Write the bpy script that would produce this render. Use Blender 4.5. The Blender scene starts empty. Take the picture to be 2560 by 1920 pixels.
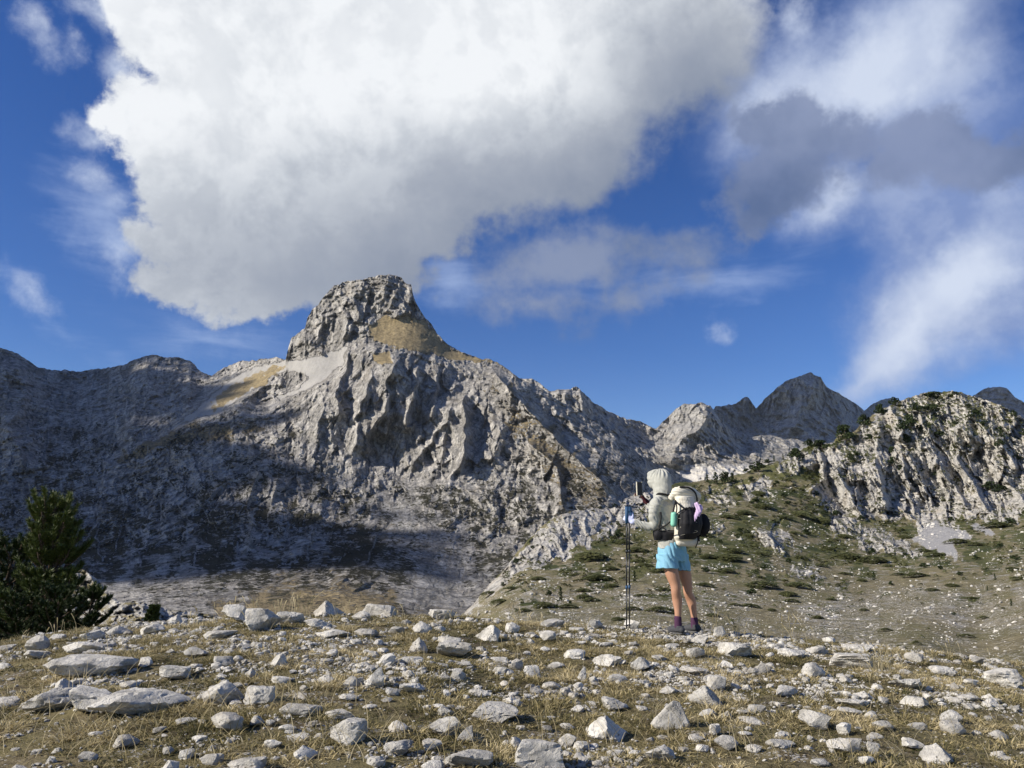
import bpy, bmesh, math, random
import numpy as np
from mathutils import Vector, Matrix, Quaternion

C = bpy.context.scene.collection
scene = bpy.context.scene
PI = math.pi
rad = math.radians

# ------------------------------------------------------------------ camera
PITCH = rad(12.03)
F = 1924.0                       # focal length in pixels of the 2560 px wide photograph
cam_data = bpy.data.cameras.new("camera")
cam = bpy.data.objects.new("camera", cam_data)
C.objects.link(cam)
cam.location = (0, 0, 0)
cam.rotation_euler = (PI / 2 + PITCH, 0, 0)
cam_data.sensor_width = 36.0
cam_data.lens = 36.0 * F / 2560.0
cam_data.clip_start = 0.05
cam_data.clip_end = 60000
scene.camera = cam

# ------------------------------------------------------------------ light
SUN_AZ = rad(-108)               # from the view direction (+Y), negative = to the left
SUN_EL = rad(31)
SUN = Vector((math.sin(SUN_AZ) * math.cos(SUN_EL), math.cos(SUN_AZ) * math.cos(SUN_EL), math.sin(SUN_EL)))
sl = bpy.data.lights.new("sun", 'SUN')
sl.energy = 5.0
sl.angle = rad(0.5)
sl.color = (1.0, 0.92, 0.80)
so = bpy.data.objects.new("sun", sl)
C.objects.link(so)
so.rotation_euler = SUN.to_track_quat('Z', 'Y').to_euler()

scene.view_settings.view_transform = 'Standard'
scene.view_settings.look = 'None'
scene.view_settings.gamma = 1.0
scene.view_settings.exposure = 0.38
scene.cycles.max_bounces = 5
scene.cycles.diffuse_bounces = 3
scene.cycles.transparent_max_bounces = 12
scene.cycles.volume_bounces = 1


# ------------------------------------------------------------------ node helper
class NT:
    def __init__(self, tree):
        self.t = tree
        self.n = tree.nodes
        self.l = tree.links

    def put(self, v, sock):
        if v is None:
            return
        if isinstance(v, bpy.types.NodeSocket):
            self.l.new(v, sock)
        else:
            sock.default_value = v

    def math(self, op, a, b=None, c=None, clamp=False):
        n = self.n.new('ShaderNodeMath'); n.operation = op; n.use_clamp = clamp
        for i, v in enumerate((a, b, c)):
            self.put(v, n.inputs[i])
        return n.outputs[0]

    def vmath(self, op, a, b=None, scale=None):
        n = self.n.new('ShaderNodeVectorMath'); n.operation = op
        self.put(a, n.inputs[0])
        if b is not None: self.put(b, n.inputs[1])
        if scale is not None: self.put(scale, n.inputs['Scale'])
        return n.outputs['Value'] if op in ('LENGTH', 'DOT_PRODUCT', 'DISTANCE') else n.outputs[0]

    def mapping(self, v, loc=(0, 0, 0), rot=(0, 0, 0), sc=(1, 1, 1), kind='POINT'):
        n = self.n.new('ShaderNodeMapping'); n.vector_type = kind
        self.put(v, n.inputs[0])
        n.inputs['Location'].default_value = loc
        n.inputs['Rotation'].default_value = rot
        n.inputs['Scale'].default_value = sc
        return n.outputs[0]

    def noise(self, v, scale, detail=4, rough=0.55, lac=2.0, dist=0.0, ntype=None, color=False, dims='3D'):
        n = self.n.new('ShaderNodeTexNoise'); n.noise_dimensions = dims
        if ntype: n.noise_type = ntype
        if v is not None: self.put(v, n.inputs['Vector'])
        self.put(scale, n.inputs['Scale']); n.inputs['Detail'].default_value = detail
        n.inputs['Roughness'].default_value = rough; n.inputs['Lacunarity'].default_value = lac
        n.inputs['Distortion'].default_value = dist
        return n.outputs['Color'] if color else n.outputs['Fac']

    def voronoi(self, v, scale, feature='F1', out='Distance', rnd=1.0):
        n = self.n.new('ShaderNodeTexVoronoi'); n.feature = feature
        self.put(v, n.inputs['Vector']); self.put(scale, n.inputs['Scale'])
        n.inputs['Randomness'].default_value = rnd
        return n.outputs[out]

    def smooth(self, v, a, b, x0=0.0, x1=1.0, kind='SMOOTHSTEP'):
        n = self.n.new('ShaderNodeMapRange'); n.interpolation_type = kind
        n.clamp = True
        self.put(v, n.inputs[0]); self.put(a, n.inputs[1]); self.put(b, n.inputs[2])
        self.put(x0, n.inputs[3]); self.put(x1, n.inputs[4])
        return n.outputs[0]

    def mix(self, f, a, b, mode='MIX'):
        n = self.n.new('ShaderNodeMix'); n.data_type = 'RGBA'; n.blend_type = mode
        self.put(f, n.inputs[0])
        for v, s in ((a, n.inputs[6]), (b, n.inputs[7])):
            if isinstance(v, tuple) and len(v) == 3: v = (*v, 1)
            self.put(v, s)
        return n.outputs[2]

    def ramp(self, f, stops):
        n = self.n.new('ShaderNodeValToRGB')
        self.put(f, n.inputs[0])
        e = n.color_ramp.elements
        while len(e) < len(stops): e.new(0.5)
        for i, (p, c) in enumerate(stops):
            e[i].position = p
            e[i].color = (*c, 1) if len(c) == 3 else c
        return n.outputs[0]

    def attr(self, name, out='Fac'):
        n = self.n.new('ShaderNodeAttribute'); n.attribute_name = name
        return n.outputs[out]

    def coord(self, out='Object'):
        return self.n.new('ShaderNodeTexCoord').outputs[out]

    def bump(self, h, strength=0.5, dist=0.1, normal=None):
        n = self.n.new('ShaderNodeBump')
        n.inputs['Strength'].default_value = strength
        self.put(dist, n.inputs['Distance']); self.put(h, n.inputs['Height'])
        if normal is not None: self.put(normal, n.inputs['Normal'])
        return n.outputs[0]


def material(name, rough=0.9, spec=0.2):
    m = bpy.data.materials.new(name); m.use_nodes = True
    nt = NT(m.node_tree)
    b = m.node_tree.nodes['Principled BSDF']
    b.inputs['Roughness'].default_value = rough
    b.inputs['Specular IOR Level'].default_value = spec
    return m, nt, b


def plain(name, col, rough=0.8, spec=0.3, var=0.12, scale=30, bump=0.0, metal=0.0, sheen=0.0):
    m, nt, b = material(name, rough, spec)
    n = nt.noise(nt.coord(), scale, 5)
    c0 = tuple(c * (1 - var) for c in col); c1 = tuple(min(1, c * (1 + var)) for c in col)
    nt.put(nt.mix(n, c0, c1), b.inputs['Base Color'])
    b.inputs['Metallic'].default_value = metal
    if sheen: b.inputs['Sheen Weight'].default_value = sheen
    if bump: nt.put(nt.bump(n, bump, 0.01), b.inputs['Normal'])
    return m


# ------------------------------------------------------------------ pixel -> world
def px_dir(px, py):
    """horizontal-forward normalised direction (y = 1) through pixel px, py of the 2560x1920 frame"""
    u = (px - 1280.0) / F
    v = -(py - 960.0) / F
    cy, sy = math.cos(PITCH), math.sin(PITCH)
    fy = cy - v * sy
    fz = sy + v * cy
    return u / fy, fz / fy


def at(px, py, Y):
    x, z = px_dir(px, py)
    return Vector((x * Y, Y, z * Y))


def az_el(px, py):
    x, z = px_dir(px, py)
    return math.atan2(x, 1.0), math.atan2(z, math.sqrt(1 + x * x))


# ------------------------------------------------------------------ sky
world = bpy.data.worlds.new("World"); scene.world = world
world.use_nodes = True
wt = NT(world.node_tree)
for n in list(wt.n): wt.n.remove(n)
wout = wt.n.new('ShaderNodeOutputWorld'); wbg = wt.n.new('ShaderNodeBackground')
wt.l.new(wbg.outputs[0], wout.inputs[0])
sky = wt.n.new('ShaderNodeTexSky'); sky.sky_type = 'NISHITA'
sky.sun_disc = False
sky.sun_elevation = SUN_EL
sky.sun_rotation = SUN_AZ
sky.altitude = 1900
sky.air_density = 1.0; sky.dust_density = 0.6; sky.ozone_density = 1.6
wbg.inputs['Strength'].default_value = 0.10

wv = wt.coord('Generated')
sep = wt.n.new('ShaderNodeSeparateXYZ'); wt.l.new(wv, sep.inputs[0])
sx, sy_, sz = sep.outputs
K = 1000.0 * PI / 180 * 0 + 1.0
az = wt.math('ARCTAN2', sx, sy_)
hor = wt.math('SQRT', wt.math('ADD', wt.math('MULTIPLY', sx, sx), wt.math('MULTIPLY', sy_, sy_)))
el = wt.math('ARCTAN2', sz, hor)
cmb = wt.n.new('ShaderNodeCombineXYZ'); wt.put(az, cmb.inputs[0]); wt.put(el, cmb.inputs[1])
ae = cmb.outputs[0]                                  # (azimuth, elevation) in radians

warp = wt.vmath('SUBTRACT', wt.noise(wv, 7.0, 6, 0.62, color=True), (0.5, 0.5, 0.5))
aew = wt.vmath('ADD', ae, wt.vmath('MULTIPLY', warp, (0.085, 0.085, 0)))
aew2 = wt.vmath('ADD', ae, wt.vmath('MULTIPLY', warp, (0.14, 0.14, 0)))
aer = wt.vmath('MULTIPLY', aew, (1, 1, 0)); aes = wt.vmath('MULTIPLY', aew2, (1, 1, 0))


def ellipse(cx, cy, rx, ry, rot=0.0, vec=None):
    """1 - normalised radius of an ellipse on the sky, given by its place, half widths and tilt"""
    a0, e0 = az_el(cx, cy)
    a1, _ = az_el(cx + rx, cy); _, e1 = az_el(cx, cy - ry)
    m = wt.mapping(vec if vec is not None else aer, (a0, e0, 0), (0, 0, rad(rot)), (abs(a1 - a0), abs(e1 - e0), 1), 'TEXTURE')
    return wt.math('SUBTRACT', 1.0, wt.vmath('LENGTH', m))


def union(lst, k=0.12, vec=None):
    out = None
    for e in lst:
        sz_ = min(e[2], e[3]) / 200.0
        f = wt.math('MULTIPLY', ellipse(*e, vec=vec), sz_)
        out = f if out is None else wt.math('SMOOTH_MAX', out, f, k)
    return out


n_fine = wt.noise(wv, 16, 9, 0.62)
n_mid = wt.noise(wv, 5.5, 7, 0.58)
n_low = wt.noise(wv, 2.6, 3, 0.5)
nf = wt.math('SUBTRACT', n_fine, 0.5); nm = wt.math('SUBTRACT', n_mid, 0.5)

# the big white cloud
big = union([(760, 90, 430, 330), (1160, 120, 640, 330), (1560, 120, 350, 230), (540, 330, 270, 150), (760, 460, 430, 230),
             (360, 262, 120, 80), (640, 640, 300, 130, 0), (560, 720, 180, 75), (420, 700, 90, 60), (900, 530, 300, 170), (1190, 400, 420, 165, 8), (1460, 370, 240, 140, 25),
             (860, 670, 220, 105)], 0.22)
gray_low = union([(1420, 650, 215, 85, 5), (1570, 630, 140, 50, 0), (1560, 770, 130, 45, 18), (1330, 760, 110, 45)], 0.12)
gray_right = union([(1990, 330, 150, 70, -20), (2110, 360, 130, 60, -18), (1935, 470, 140, 80, 15), (2340, 370, 170, 95, -10), (2470, 400, 160, 80), (2200, 430, 120, 60)], 0.2)
edge_w = wt.smooth(az, az_el(900, 300)[0], az_el(1500, 300)[0], 0.11, 0.30)
d_big = wt.smooth(wt.math('ADD', big, wt.math('ADD', wt.math('MULTIPLY', nf, 0.9), wt.math('MULTIPLY', nm, 0.7))), wt.math('MULTIPLY', edge_w, -0.7), edge_w)
d_gl = wt.smooth(wt.math('ADD', gray_low, wt.math('ADD', wt.math('MULTIPLY', nf, 0.9), wt.math('MULTIPLY', nm, 0.6))), -0.20, 0.26, 0, 0.92)
d_gr = wt.smooth(wt.math('ADD', gray_right, wt.math('ADD', wt.math('MULTIPLY', nf, 0.9), wt.math('MULTIPLY', nm, 0.5))), -0.10, 0.16, 0, 0.90)
# soft white veils
veil = union([(2180, 160, 420, 220, 14), (2000, 240, 280, 140, 20), (2380, 260, 330, 220), (1880, 290, 110, 140, 40),
              (2380, 520, 380, 220), (2480, 680, 300, 260), (2330, 760, 240, 190, 30), (2330, 800, 250, 110, 46), (2180, 945, 260, 48, 40), (2060, 500, 150, 130)], 0.3, aes)
d_veil = wt.smooth(wt.math('ADD', veil, wt.math('MULTIPLY', nm, 0.9)), -0.25, 0.70, 0, 0.92)
sweep = union([(2300, 815, 330, 88, 43), (2420, 700, 200, 120, 50), (2170, 940, 200, 46, 38)], 0.2, aes)
d_sweep = wt.smooth(wt.math('ADD', sweep, wt.math('MULTIPLY', nm, 0.5)), -0.10, 0.42, 0, 0.82)
stretch = wt.mapping(ae, (0, 0, 0), (0, 0, rad(-12)), (5, 26, 1))
n_str = wt.noise(stretch, 1.0, 7, 0.6, dist=0.4)
streak = union([(540, 845, 330, 55, -10), (150, 800, 230, 60, -25), (1750, 700, 420, 70, 3), (1120, 700, 120, 130), (100, 1000, 200, 60), (250, 560, 260, 130, -40)], 0.15, aes)
d_str = wt.smooth(wt.math('ADD', streak, wt.math('MULTIPLY', wt.math('SUBTRACT', n_str, 0.5), 1.1)), -0.05, 0.75, 0, 0.42)
small = union([(240, 440, 60, 70, 30), (300, 640, 40, 60), (230, 330, 70, 50), (430, 60, 90, 90), (95, 75, 65, 45, -10), (180, 80, 40, 50, 20), (70, 730, 55, 28, -20), (270, 500, 50, 40, 10), (260, 30, 120, 60), (1990, 60, 60, 90, 20), (1810, 845, 26, 22), (300, 160, 60, 60)], 0.1)
d_small = wt.smooth(wt.math('ADD', small, wt.math('MULTIPLY', nf, 1.0)), -0.12, 0.42, 0, 0.75)
# elsewhere round the sky: broken clouds of the same kind
away = wt.smooth(wt.math('ABSOLUTE', az), 0.72, 0.95)
up_ = wt.smooth(el, 0.72, 0.9)
away = wt.math('MAXIMUM', away, up_)
d_away = wt.math('MULTIPLY', wt.smooth(wt.math('ADD', n_low, wt.math('MULTIPLY', nf, 0.35)), 0.55, 0.72, 0, 0.7), away)

# cloud shading: brightness of the big cloud, darker underside to the lower right
dark = union([(1130, 720, 420, 130, 0), (1500, 520, 330, 190, 25), (1300, 600, 300, 150), (1760, 330, 170, 230, 30)], 0.5, aes)
sh = wt.smooth(dark, -1.5, 0.85)
# relief of the billows: the side towards the sun is brighter
def billow(v):
    return wt.noise(v, 6.5, 7, 0.6, dist=0.15)
relief = wt.math('SUBTRACT', billow(wv), billow(wt.vmath('ADD', wv, (-0.020, 0.004, 0.016))))
rel = wt.smooth(relief, -0.055, 0.055, -1.0, 1.0, 'LINEAR')
lum = wt.smooth(wt.math('ADD', wt.math('MULTIPLY', n_mid, 0.6), wt.math('MULTIPLY', wt.noise(wv, 3.4, 5, 0.5), 0.4)), 0.36, 0.66)
shade = wt.math('SUBTRACT', sh, wt.math('MULTIPLY', wt.math('SUBTRACT', lum, 0.62), wt.smooth(sh, 0.0, 1.0, 0.24, 0.06)), clamp=False)
shade = wt.math('SUBTRACT', shade, wt.math('MULTIPLY', rel, wt.smooth(sh, 0.2, 0.9, 0.085, 0.02)), clamp=True)
big_col = wt.ramp(shade, [(0.0, (0.73, 0.75, 0.775)), (0.35, (0.50, 0.53, 0.575)), (0.65, (0.32, 0.35, 0.41)), (1.0, (0.19, 0.225, 0.30))])
n_big = wt.smooth(wt.noise(wv, 4.2, 6, 0.55), 0.36, 0.64)
gray_col = wt.mix(n_big, (0.135, 0.175, 0.27), (0.205, 0.25, 0.37))
gr_col = wt.mix(n_big, (0.085, 0.125, 0.235), (0.19, 0.235, 0.37))
veil_b = wt.smooth(wt.math('ADD', union([(2150, 210, 360, 150, 14), (2260, 870, 330, 90, 42), (2080, 480, 120, 70), (1900, 260, 80, 60)], 0.3, aes), wt.math('MULTIPLY', nm, 1.0)), -0.7, 0.8)
veil_b = wt.math('ADD', veil_b, wt.math('MULTIPLY', rel, 0.10), clamp=True)
veil_col = wt.mix(veil_b, (0.18, 0.25, 0.46), (0.56, 0.62, 0.74))

STR = wbg.inputs['Strength'].default_value
base = sky.outputs[0]
hsv = wt.n.new('ShaderNodeHueSaturation'); wt.put(base, hsv.inputs['Color'])
hsv.inputs['Saturation'].default_value = 1.36
hsv.inputs['Hue'].default_value = 0.517
hsv.inputs['Value'].default_value = 0.92
col = hsv.outputs[0]
def over(fac, c, below):
    s = wt.vmath('SCALE', c, scale=0.95 / STR)
    return wt.mix(fac, below, s)
col = over(d_str, (0.50, 0.60, 0.80), col) if False else over(d_str, wt.mix(0.5, (0.50, 0.60, 0.80), (0.50, 0.60, 0.80)), col)
col = over(d_small, wt.mix(n_mid, (0.42, 0.50, 0.66), (0.75, 0.79, 0.86)), col)
col = over(d_veil, veil_col, col)
col = over(d_sweep, wt.mix(wt.smooth(sweep, -0.1, 0.5), (0.30, 0.37, 0.56), (0.56, 0.62, 0.74)), col)
col = over(d_gr, gr_col, col)
col = over(d_gl, gray_col, col)
col = over(d_big, big_col, col)
col = over(d_away, wt.mix(n_mid, (0.30, 0.34, 0.42), (0.62, 0.65, 0.70)), col)
wt.put(col, wbg.inputs['Color'])

# ------------------------------------------------------------------ numpy noise
_rng = np.random.RandomState(7)
_perm = _rng.permutation(256).astype(np.int32)
_perm = np.concatenate([_perm, _perm, _perm])
_g = _rng.normal(size=(256, 3)); _g /= np.linalg.norm(_g, axis=1)[:, None]
_g = (_g * 1.6).astype(np.float32)


def perlin(p, seed=0):
    p = p + np.array([seed * 17.13, seed * 5.71, seed * 9.37])
    i = np.floor(p).astype(np.int32)
    f = (p - i).astype(np.float32)
    i &= 255
    u = f * f * f * (f * (f * 6 - 15) + 10)
    out = 0
    for dx in (0, 1):
        wx = u[:, 0] if dx else 1 - u[:, 0]
        a = _perm[(i[:, 0] + dx) & 255]
        for dy in (0, 1):
            wy = u[:, 1] if dy else 1 - u[:, 1]
            b = _perm[a + ((i[:, 1] + dy) & 255)]
            for dz in (0, 1):
                wz = u[:, 2] if dz else 1 - u[:, 2]
                g = _g[_perm[b + ((i[:, 2] + dz) & 255)]]
                d = g[:, 0] * (f[:, 0] - dx) + g[:, 1] * (f[:, 1] - dy) + g[:, 2] * (f[:, 2] - dz)
                out = out + wx * wy * wz * d
    return out


def fbm(p, octaves=5, gain=0.5, lac=2.03, seed=0):
    a, s, out = 1.0, 1.0, 0
    for k in range(octaves):
        out = out + a * perlin(p * s, seed + k)
        a *= gain; s *= lac
    return out


def ridged(p, octaves=5, gain=0.5, lac=2.03, seed=0):
    """sharp-crested noise, 0..~1.5"""
    a, s, out = 1.0, 1.0, 0
    w = 1.0
    for k in range(octaves):
        n = 1.0 - np.abs(perlin(p * s, seed + k)) * 1.6
        n = np.clip(n, 0, 1) ** 2
        n = n * w
        w = np.clip(n * 1.6, 0, 1)
        out = out + a * n
        a *= gain; s *= lac
    return out


def facets(x, y, size, stretch=1.6, seed=1, warp=0.35, shear=0.0, tilt=1.0):
    """angular blocks: a jittered cell pattern where every cell is its own tilted plane; about -1..1"""
    x = np.asarray(x, float) / size; y = np.asarray(y, float) / (size * stretch)
    x = x + shear * y
    p = np.c_[x.ravel() * 0.7, y.ravel() * 0.7, np.full(x.size, seed * 3.1)]
    x = x.ravel() + warp * perlin(p, seed) + 0.12 * perlin(p * 4.1, seed + 3); y = y.ravel() + warp * perlin(p + 40, seed + 1) + 0.12 * perlin(p * 4.1 + 9, seed + 4)
    ix = np.floor(x).astype(np.int32); iy = np.floor(y).astype(np.int32)
    best = np.full(x.shape, 9.0); val = np.zeros(x.shape)
    rs_ = np.random.RandomState(seed + 500); T = rs_.uniform(-1, 1, (256, 5)).astype(np.float32)
    for dx in (-1, 0, 1):
        for dy in (-1, 0, 1):
            h = _perm[(_perm[(ix + dx) & 255] + iy + dy) & 255]
            t = T[h]
            cx = ix + dx + 0.5 + 0.45 * t[:, 0]; cy = iy + dy + 0.5 + 0.45 * t[:, 1]
            d = np.hypot(x - cx, y - cy)
            m = d < best
            best = np.where(m, d, best)
            val = np.where(m, 0.55 * t[:, 2] + tilt * (1.1 * t[:, 3] * (x - cx) + 0.9 * t[:, 4] * (y - cy)), val)
    return val


def beds(p, period, tilt=(0.18, 0.05), seed=5, wob=0.6):
    """stepped bedding: ledges that stick out and break back"""
    s = (p[:, 2] + p[:, 0] * tilt[0] + p[:, 1] * tilt[1]) / period + wob * fbm(p / (period * 3.2), 3, 0.6, seed=seed)
    k = np.floor(s); f = s - k
    amp = 0.55 + 0.9 * (np.sin(k * 12.9898 + seed) * 43758.5453 % 1.0)
    return (1 - f) ** 1.5 * amp * np.clip(f / 0.08, 0, 1)


def sstep(x, a, b):
    t = np.clip((x - a) / (b - a), 0, 1)
    return t * t * (3 - 2 * t)


def dirs(PX, PY):
    u = (PX - 1280.0) / F; v = -(PY - 960.0) / F
    cy, sy = math.cos(PITCH), math.sin(PITCH)
    fy = cy - v * sy; fz = sy + v * cy
    return u / fy, fz / fy


def interp_rbf(ctrl, PX, PY):
    """thin-plate interpolation of log distance through control points (px, py, distance)"""
    c = np.array(ctrl, float)
    X = c[:, :2] / 500.0; y = np.log(c[:, 2])
    def U(r): return np.where(r > 1e-9, r * r * np.log(np.maximum(r, 1e-9)), 0)
    n = len(c)
    K_ = U(np.linalg.norm(X[:, None] - X[None], axis=2)) + np.eye(n) * 0.003
    P_ = np.c_[np.ones(n), X]
    A = np.zeros((n + 3, n + 3)); A[:n, :n] = K_; A[:n, n:] = P_; A[n:, :n] = P_.T
    w = np.linalg.solve(A, np.r_[y, 0, 0, 0])
    q = np.c_[PX.ravel(), PY.ravel()] / 500.0
    out = w[n] + q @ w[n + 1:]
    for k in range(n):
        out += w[k] * U(np.hypot(q[:, 0] - X[k, 0], q[:, 1] - X[k, 1]))
    return np.exp(out).reshape(PX.shape)


def polydist(pts, PX, PY):
    """distance to a polyline, parameter along it (0..1), signed side"""
    best = np.full(PX.shape, 1e9); par = np.zeros(PX.shape); side = np.zeros(PX.shape)
    n = len(pts) - 1
    for k in range(n):
        ax, ay = pts[k][:2]; bx, by = pts[k + 1][:2]
        dx, dy = bx - ax, by - ay
        L = dx * dx + dy * dy
        t = np.clip(((PX - ax) * dx + (PY - ay) * dy) / L, 0, 1)
        d = np.hypot(PX - ax - t * dx, PY - ay - t * dy)
        m = d < best
        best = np.where(m, d, best); par = np.where(m, (k + t) / n, par)
        side = np.where(m, np.sign((PX - ax) * dy - (PY - ay) * dx), side)
    return best, par, side


def inpoly(poly, PX, PY):
    """signed distance-like mask: >0 inside (pixels)"""
    inside = np.zeros(PX.shape, bool)
    n = len(poly)
    j = n - 1
    for i in range(n):
        xi, yi = poly[i]; xj, yj = poly[j]
        if yi != yj:
            c = ((yi > PY) != (yj > PY)) & (PX < (xj - xi) * (PY - yi) / (yj - yi) + xi)
            inside ^= c
        j = i
    d, _, _ = polydist(list(poly) + [poly[0]], PX, PY)
    return np.where(inside, d, -d)


def grid_mesh(name, P, attrs, mat, kind='structure', smooth=True):
    """P: (rows, cols, 3) vertex grid -> one mesh"""
    R, Cn, _ = P.shape
    me = bpy.data.meshes.new(name)
    idx = np.arange(R * Cn).reshape(R, Cn)
    q = np.stack([idx[:-1, :-1], idx[:-1, 1:], idx[1:, 1:], idx[1:, :-1]], -1).reshape(-1, 4)
    me.vertices.add(R * Cn); me.vertices.foreach_set('co', P.reshape(-1).astype(np.float32))
    me.loops.add(q.size); me.loops.foreach_set('vertex_index', q.reshape(-1).astype(np.int32))
    me.polygons.add(len(q))
    me.polygons.foreach_set('loop_start', np.arange(0, q.size, 4, dtype=np.int32))
    me.polygons.foreach_set('use_smooth', np.full(len(q), smooth))
    me.update(calc_edges=True)
    for k, v in attrs.items():
        a = me.attributes.new(k, 'FLOAT', 'POINT'); a.data.foreach_set('value', v.reshape(-1).astype(np.float32))
    me.materials.append(mat)
    o = bpy.data.objects.new(name, me); C.objects.link(o)
    if kind: o['kind'] = kind
    return o


def normals(P):
    du = np.gradient(P, axis=1); dv = np.gradient(P, axis=0)
    n = np.cross(du, dv); n /= np.linalg.norm(n, axis=2)[..., None] + 1e-9
    n *= np.sign(-n[..., 1:2] + 1e-9)           # facing the camera side
    return n


def profile(pts, x):
    p = np.array(pts, float)
    return np.interp(x, p[:, 0], p[:, 1])


# ------------------------------------------------------------------ mountain material
def mountain_material(name, rock_a, rock_b, veg, gold, scree_c, s, warm=(0.36, 0.30, 0.22), bump_d=1.0, veg_b=None, blocks=False):
    """s = size in metres of the finest grain worth showing at this distance"""
    m, nt, b = material(name, 0.95, 0.12)
    co = nt.coord()
    wv_ = nt.vmath('ADD', co, nt.vmath('SCALE', nt.noise(co, 0.12 / s, 3, 0.5, color=True), scale=6 * s))
    rib = nt.mapping(wv_, sc=(1, 1, 0.28))
    n1 = nt.noise(rib, 0.09 / s, 8, 0.62)
    n2 = nt.noise(co, 0.30 / s, 6, 0.65)
    n3 = nt.noise(rib, 0.035 / s, 5, 0.55)
    t = nt.smooth(nt.math('ADD', nt.math('MULTIPLY', n1, 0.5), nt.math('MULTIPLY', n2, 0.5)), 0.40, 0.58)
    rock = nt.mix(t, rock_a, rock_b)
    rock = nt.mix(nt.math('MULTIPLY', nt.smooth(n3, 0.50, 0.72), 0.45), rock, warm)
    crack = nt.smooth(nt.noise(rib, 0.16 / s, 4, 0.6, ntype='RIDGED_MULTIFRACTAL'), 0.95, 1.5)
    rock = nt.mix(nt.math('MULTIPLY', crack, 0.5), rock, (0.10, 0.10, 0.105))
    vo = nt.n.new('ShaderNodeTexVoronoi'); vo.feature = 'DISTANCE_TO_EDGE'
    nt.put(nt.mapping(wv_, rot=(0, 0.3, 0), sc=(1, 0.5, 0.5)), vo.inputs['Vector']); vo.inputs['Scale'].default_value = 0.06 / s
    joint = nt.smooth(vo.outputs['Distance'], 0.09, 0.0)
    rock = nt.mix(nt.math('MULTIPLY', nt.math('MULTIPLY', joint, nt.smooth(n2, 0.40, 0.56)), 0.6), rock, (0.075, 0.075, 0.08))
    vc_ = nt.voronoi(nt.mapping(wv_, rot=(0, 0.3, 0), sc=(1, 0.5, 0.6)), 0.10 / s, out='Color')
    rock = nt.vmath('SCALE', rock, scale=nt.math('ADD', 0.84, nt.math('MULTIPLY', vc_, 0.32)))
    pock = nt.smooth(nt.noise(nt.mapping(co, rot=(0, 0.35, 0), sc=(1, 0.6, 1.6)), 0.34 / s, 5, 0.7), 0.55, 0.66)
    rock = nt.mix(nt.math('MULTIPLY', pock, 0.6), rock, (0.06, 0.06, 0.062))
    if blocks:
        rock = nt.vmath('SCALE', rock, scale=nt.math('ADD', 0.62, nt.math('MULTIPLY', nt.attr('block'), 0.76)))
    # vegetation breaks up with the small noise
    nv = nt.math('SUBTRACT', nt.math('ADD', nt.math('MULTIPLY', n2, 0.7), nt.math('MULTIPLY', nt.noise(co, 0.12 / s, 5, 0.7), 0.5)), 0.6)
    fv = nt.smooth(nt.math('ADD', nt.attr('veg'), nt.math('MULTIPLY', nv, 2.6)), 0.43, 0.56)
    fg = nt.smooth(nt.math('ADD', nt.attr('gold'), nt.math('MULTIPLY', nv, 2.0)), 0.34, 0.64)
    fs = nt.smooth(nt.math('ADD', nt.attr('scree'), nt.math('MULTIPLY', nv, 1.6)), 0.34, 0.66)
    vegc = nt.mix(nt.noise(co, 0.05 / s, 3), veg, veg_b or tuple(c * 1.6 for c in veg))
    goldc = nt.mix(nt.smooth(nt.math('ADD', nt.math('MULTIPLY', n2, .6), nt.math('MULTIPLY', n1, .4)), .38, .62), tuple(c * 0.62 for c in gold), tuple(c * 1.25 for c in gold))
    run_ = nt.noise(nt.mapping(co, rot=(0, 0.5, 0), sc=(1, 0.3, 0.16)), 0.12 / s, 5, 0.6)
    screec = nt.mix(nt.smooth(nt.math('ADD', nt.math('MULTIPLY', n2, .5), nt.math('MULTIPLY', run_, .5)), .38, .62), tuple(c * 0.86 for c in scree_c), tuple(c * 1.10 for c in scree_c))
    c = nt.mix(fs, rock, screec)
    c = nt.mix(fg, c, goldc)
    c = nt.mix(fv, c, vegc)
    nt.put(c, b.inputs['Base Color'])
    h = nt.math('ADD', nt.math('MULTIPLY', n1, 1.0), nt.math('MULTIPLY', n2, 0.5))
    h = nt.math('SUBTRACT', h, nt.math('MULTIPLY', crack, 0.25))
    hs = nt.math('MULTIPLY', h, nt.math('SUBTRACT', 1.0, nt.math('MULTIPLY', nt.math('MAXIMUM', fg, fs), 0.75)))
    nt.put(nt.bump(hs, 1.0, 5.5 * s * bump_d), b.inputs['Normal'])
    return m


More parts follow.
